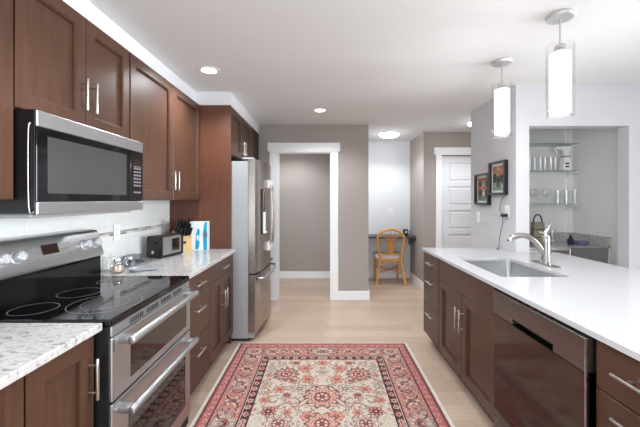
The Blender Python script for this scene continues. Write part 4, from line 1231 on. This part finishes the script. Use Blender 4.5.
for z in (1.994, 1.700, 1.337):
    MB().prism([(3.785, z - 0.001), (3.60, z - 0.001), (3.598, z - 0.012), (3.70, z - 0.022), (3.765, z - 0.05), (3.785, z - 0.075)], 1.949, 1.963, lambda p, q, s: (s, p, q)).build('bracket', M['white_plastic'], t)

def tumbler_profile(r0, r1, h):
    return [(0, 0), (r0, 0), (r1, h), (r1 - 0.0025, h), (r0 - 0.003, 0.008), (0, 0.008)]
stem = [(0, 0), (0.030, 0.0), (0.030, 0.003), (0.006, 0.010), (0.004, 0.06), (0.012, 0.075), (0.032, 0.10), (0.034, 0.13), (0.028, 0.165), (0.026, 0.165), (0.031, 0.13), (0.029, 0.102), (0, 0.078)]
ords = ['leftmost', 'second from left', 'third from left', 'fourth from left', 'fifth from left', 'sixth from left', 'seventh from left', 'eighth from left', 'ninth from left']
proto = None
for k in range(6):
    x = 2.27 + k * 0.058
    lab = 'clear tall tumbler on the middle glass shelf, %s of the visible six' % ords[k]
    if proto is None:
        proto = tag(MB().lathe(tumbler_profile(0.020, 0.027, 0.145), (0, 0, 0), seg=18).build('tumbler', M['glass'], smooth=True), lab, 'glass', 'tumblers on the middle glass shelf')
        proto.location = (x, 3.66, 1.7085)
    else:
        o = proto.copy(); C.objects.link(o); o.location = (x, 3.66 + 0.012 * (k % 2), 1.7085); o['label'] = lab
proto = None
for k in range(9):
    x = 2.29 + k * 0.070 if k < 4 else 2.562 + (k - 4) * 0.047
    lab = 'clear glass on the lowest glass shelf, %s of the visible nine' % ords[k]
    if k == 0:
        a0 = MB().lathe(stem, (0, 0, 0), seg=18).build('wine_glass', M['glass'], smooth=True); o = a0
    elif k == 4:
        b0 = MB().lathe(tumbler_profile(0.021, 0.0255, 0.150), (0, 0, 0), seg=18).build('tumbler', M['glass'], smooth=True); o = b0
    else:
        o = (a0 if k < 4 else b0).copy(); C.objects.link(o)
    lab = ('clear stemmed wine glass on the lowest glass shelf, %s of nine glasses' if k < 4 else 'clear straight tumbler on the lowest glass shelf, %s of nine glasses') % ords[k]
    tag(o, lab, 'glass', 'glasses on the lowest glass shelf')
    o.location = (x, 3.64 + 0.06 * (k % 2), 1.3455)

# white steamer
t = thing('garment_steamer', 'white handheld steamer with broad head on the middle glass shelf', 'steamer', (2.665, 3.68, 1.7085))
bz = 1.7085
mb = MB()
mb.prism([(2.622, bz), (2.722, bz), (2.714, bz + 0.10), (2.700, bz + 0.150), (2.646, bz + 0.150), (2.632, bz + 0.10)], 3.645, 3.705, lambda p, q, s: (p, s, q))
mb.build('tank', M['white_plastic'], t)
MB().box(2.640, 2.706, 3.646, 3.704, bz + 0.150, bz + 0.162, 0.003).build('collar', M['grey_print'], t)
mb = MB()
mb.prism([(2.652, bz + 0.162), (2.696, bz + 0.162), (2.702, bz + 0.205), (2.715, bz + 0.235), (2.738, bz + 0.256), (2.728, bz + 0.268), (2.575, bz + 0.266), (2.545, bz + 0.250), (2.556, bz + 0.238), (2.620, bz + 0.236), (2.645, bz + 0.215)], 3.66, 3.69, lambda p, q, s: (p, s, q))
mb.build('head', M['white_plastic'], t)
MB().prism([(2.552, bz + 0.242), (2.575, bz + 0.236), (2.583, bz + 0.20), (2.572, bz + 0.196)], 3.667, 3.683, lambda p, q, s: (p, s, q)).build('trigger', M['white_plastic'], t)
mb = MB(); mb.box(2.650, 2.692, 3.6435, 3.6452, bz + 0.068, bz + 0.085); mb.box(2.652, 2.690, 3.6435, 3.6452, bz + 0.035, bz + 0.052)
mb.build('label_print', M['black_matte'], t)

# tan bag, bottle, dish, pitchers on the bar counter
t = thing('small_bag', 'small tan patterned bag with dark arched handle on the bar counter', 'bag', (2.285, 3.55, CT))
mb = MB(); mb.prism([(2.225, CT), (2.345, CT), (2.338, CT + 0.235), (2.232, CT + 0.235)], 3.52, 3.58, lambda p, q, s: (p, s, q)); mb.build('body', M['tan'], t)
mb = MB(); mb.tube([(2.240, 3.55, CT + 0.225)] + [(2.285 + 0.045 * math.cos(a), 3.55, CT + 0.24 + 0.075 * math.sin(a)) for a in np.linspace(PI, 0, 9)] + [(2.330, 3.55, CT + 0.225)], 0.007, smooth=3)
mb.build('handle', M['black_matte'], t, smooth=True)
mb = MB(); mb.box(2.222, 2.348, 3.517, 3.583, CT + 0.155, CT + 0.163, 0.002); mb.box(2.222, 2.348, 3.517, 3.583, CT + 0.07, CT + 0.078, 0.002); mb.build('strap', M['kick'], t)
t = thing('soap_bottle', 'small dark bottle standing on the bar counter beside the lavender dish', 'bottle', (2.60, 3.50, CT))
MB().lathe([(0, 0), (0.028, 0), (0.030, 0.008), (0.030, 0.055), (0.015, 0.07), (0.012, 0.075), (0, 0.075)], (2.60, 3.50, CT)).build('body', M['navy'], t, smooth=True)
MB().lathe([(0, 0.0755), (0.014, 0.0755), (0.014, 0.092), (0.006, 0.096), (0.006, 0.11), (0, 0.11)], (2.60, 3.50, CT)).build('cap', M['black'], t, smooth=True)
tag(MB().lathe([(0, 0), (0.05, 0), (0.062, 0.02), (0.066, 0.042), (0.062, 0.042), (0.057, 0.022), (0.046, 0.006), (0, 0.006)], (2.70, 3.48, CT)).build('shallow_bowl', M['lavender'], smooth=True), 'shallow lavender bowl on the bar counter', 'bowl')
for x, y, h, r, lab in ((2.42, 3.62, 0.17, 0.036, 'tall clear glass pitcher on the bar counter right of the tan bag'), (2.52, 3.66, 0.15, 0.034, 'clear glass vase on the bar counter under the lowest shelf')):
    tag(MB().lathe([(0, 0), (r, 0), (r * 1.05, 0.02), (r * 0.85, h * 0.7), (r * 1.05, h), (r * 1.05 - 0.003, h), (r * 0.85 - 0.003, h * 0.7), (r - 0.002, 0.02), (0, 0.012)], (x, y, CT)).build('glass_pitcher' if h > 0.16 else 'glass_vase', M['glass'], smooth=True), lab, 'glassware')

# grey stool with its back to the island
t = thing('bar_stool', 'grey tweed bar stool with chrome frame in front of the bar counter', 'stool', (2.45, 3.25, 0))
mb = MB(); mb.box(-0.175, 0.175, -0.018, 0.018, 0.0, 0.26, 0.017, 3, mat=Matrix.Translation((2.452, 3.085, 0.685)) @ Matrix.Rotation(0.07, 4, 'X') ); mb.build('backrest', M['tweed'], t, smooth=True)
MB().box(2.275, 2.625, 3.11, 3.46, 0.60, 0.665, 0.02, 3).build('seat', M['tweed'], t, smooth=True)
for sx in (2.292, 2.608):
    MB().tube([(sx - (0.02 if sx < 2.4 else -0.02), 3.085, 0.005), (sx, 3.13, 0.59)], 0.011).build('leg', M['chrome'], t, smooth=True)
    MB().tube([(sx - (0.02 if sx < 2.4 else -0.02), 3.485, 0.005), (sx, 3.44, 0.59)], 0.011).build('leg', M['chrome'], t, smooth=True)
mb = MB()
for sx in (2.276, 2.632): mb.tube([(sx, 3.14, 0.61), (sx, 3.104, 0.70), (sx, 3.085, 0.80), (sx, 3.064, 0.93)], 0.007, smooth=3)
mb.build('back_support', M['chrome'], t, smooth=True)
mb = MB(); mb.tube([(2.276, 3.10, 0.22), (2.624, 3.10, 0.22)], 0.008); mb.tube([(2.276, 3.47, 0.22), (2.624, 3.47, 0.22)], 0.008); mb.build('footrest', M['chrome'], t, smooth=True)

# ------------------------------------------------------------------ desk alcove
t = thing('wall_desk', 'dark grey wall-mounted desk top across the alcove', 'desk', (1.07, 5.7, 0.76))
MB().box(0.619, 1.528, 5.50, YF - 0.001, 0.745, 0.780, 0.004).build('desktop', M['desk'], t)
mb = MB(); mb.prism([(5.53, 0.745), (YF - 0.001, 0.745), (YF - 0.001, 0.60), (YF - 0.03, 0.60)], 1.50, 1.526, lambda p, q, s: (s, p, q)); mb.prism([(5.53, 0.745), (YF - 0.001, 0.745), (YF - 0.001, 0.60), (YF - 0.03, 0.60)], 0.621, 0.647, lambda p, q, s: (s, p, q))
mb.build('bracket', M['desk'], t)
t = thing('mug', 'dark mug with a pale patch on the alcove desk', 'mug', (1.39, 5.66, 0.78))
MB().lathe([(0, 0), (0.038, 0), (0.041, 0.006), (0.041, 0.105), (0.038, 0.105), (0.037, 0.008), (0, 0.008)], (1.39, 5.66, 0.78)).build('cup', M['navy'], t, smooth=True)
mb = MB(); mb.tube([(1.432, 5.66, 0.86), (1.458, 5.66, 0.855), (1.462, 5.66, 0.82), (1.432, 5.66, 0.805)], 0.006, smooth=4); mb.build('handle', M['navy'], t, smooth=True)
mb = MB()
mb.prism([(1.39 + 0.0418 * math.cos(a), 5.66 + 0.0418 * math.sin(a)) for a in np.linspace(-PI * 0.64, -PI * 0.36, 7)] + [(1.39 + 0.0400 * math.cos(a), 5.66 + 0.0400 * math.sin(a)) for a in np.linspace(-PI * 0.36, -PI * 0.64, 7)], 0.82, 0.865, lambda p, q, s: (p, q, s))
mb.build('pale_patch', M['cushion'], t)

# rattan chair, its back to the camera
t = thing('rattan_chair', 'honey rattan chair with round back at the alcove desk', 'chair', (1.08, 5.58, 0))
rm = M['rattan']
CX = 1.085
for s in (-1, 1):
    MB().tube([(CX + s * 0.235, 5.36, 0.004), (CX + s * 0.20, 5.39, 0.22), (CX + s * 0.165, 5.415, 0.44)], [0.021, 0.019, 0.018], smooth=5).build('leg', rm, t, smooth=True)
    MB().tube([(CX + s * 0.20, 5.80, 0.004), (CX + s * 0.195, 5.79, 0.41)], 0.018).build('leg', rm, t, smooth=True)
mb = MB()
hoop = [(CX - 0.165, 5.415, 0.43), (CX - 0.20, 5.405, 0.60), (CX - 0.218, 5.395, 0.72)]
for a in np.linspace(PI * 0.93, PI * 0.07, 9): hoop.append((CX + 0.218 * math.cos(a), 5.385, 0.745 + 0.160 * math.sin(a)))
hoop += [(CX + 0.218, 5.395, 0.72), (CX + 0.20, 5.405, 0.60), (CX + 0.165, 5.415, 0.43)]
mb.tube(hoop, 0.021, smooth=3, seg=12)
mb.build('back_hoop', rm, t, smooth=True)
mb = MB()
mb.tube([(CX - 0.165, 5.415, 0.50), (CX + 0.165, 5.415, 0.50)], 0.012)
for k in range(-3, 4):
    mb.tube([(CX + k * 0.012, 5.408, 0.50), (CX + k * 0.010, 5.400, 0.66), (CX + k * 0.013, 5.394, 0.735)], 0.0065, smooth=4)
for k in range(-3, 4):
    a = PI / 2 - k * 0.40
    mb.tube([(CX + k * 0.012, 5.396, 0.72), (CX + k * 0.035, 5.392, 0.79), (CX + 0.205 * math.cos(a), 5.387, 0.735 + 0.140 * math.sin(a))], 0.006, smooth=4)
for s in (-1, 1):
    mb.tube([(CX + s * 0.04, 5.40, 0.56), (CX + s * 0.08, 5.397, 0.68), (CX + s * 0.145, 5.396, 0.665), (CX + s * 0.205, 5.396, 0.66)], 0.0065, smooth=4)
mb.build('back_splat', rm, t, smooth=True)
mb = MB()
mb.tube([(CX - 0.205, 5.42, 0.40), (CX + 0.205, 5.42, 0.40), (CX + 0.215, 5.80, 0.40), (CX - 0.215, 5.80, 0.40), (CX - 0.205, 5.42, 0.40)], 0.016)
mb.box(CX - 0.20, CX + 0.20, 5.42, 5.80, 0.39, 0.408)
mb.build('seat_frame', rm, t)
mb = MB()
mb.tube([(CX - 0.205, 5.40, 0.20), (CX + 0.195, 5.79, 0.22)], 0.011); mb.tube([(CX + 0.205, 5.40, 0.20), (CX - 0.195, 5.79, 0.235)], 0.011)
for s in (-1, 1): mb.tube([(CX + s * 0.19, 5.405, 0.30), (CX + s * 0.12, 5.412, 0.345), (CX, 5.415, 0.36)], 0.009, smooth=4)
mb.build('stretcher', rm, t, smooth=True)
MB().box(CX - 0.235, CX + 0.225, 5.435, 5.83, 0.408, 0.475, 0.028, 3).build('seat_cushion', M['cushion'], t, smooth=True)
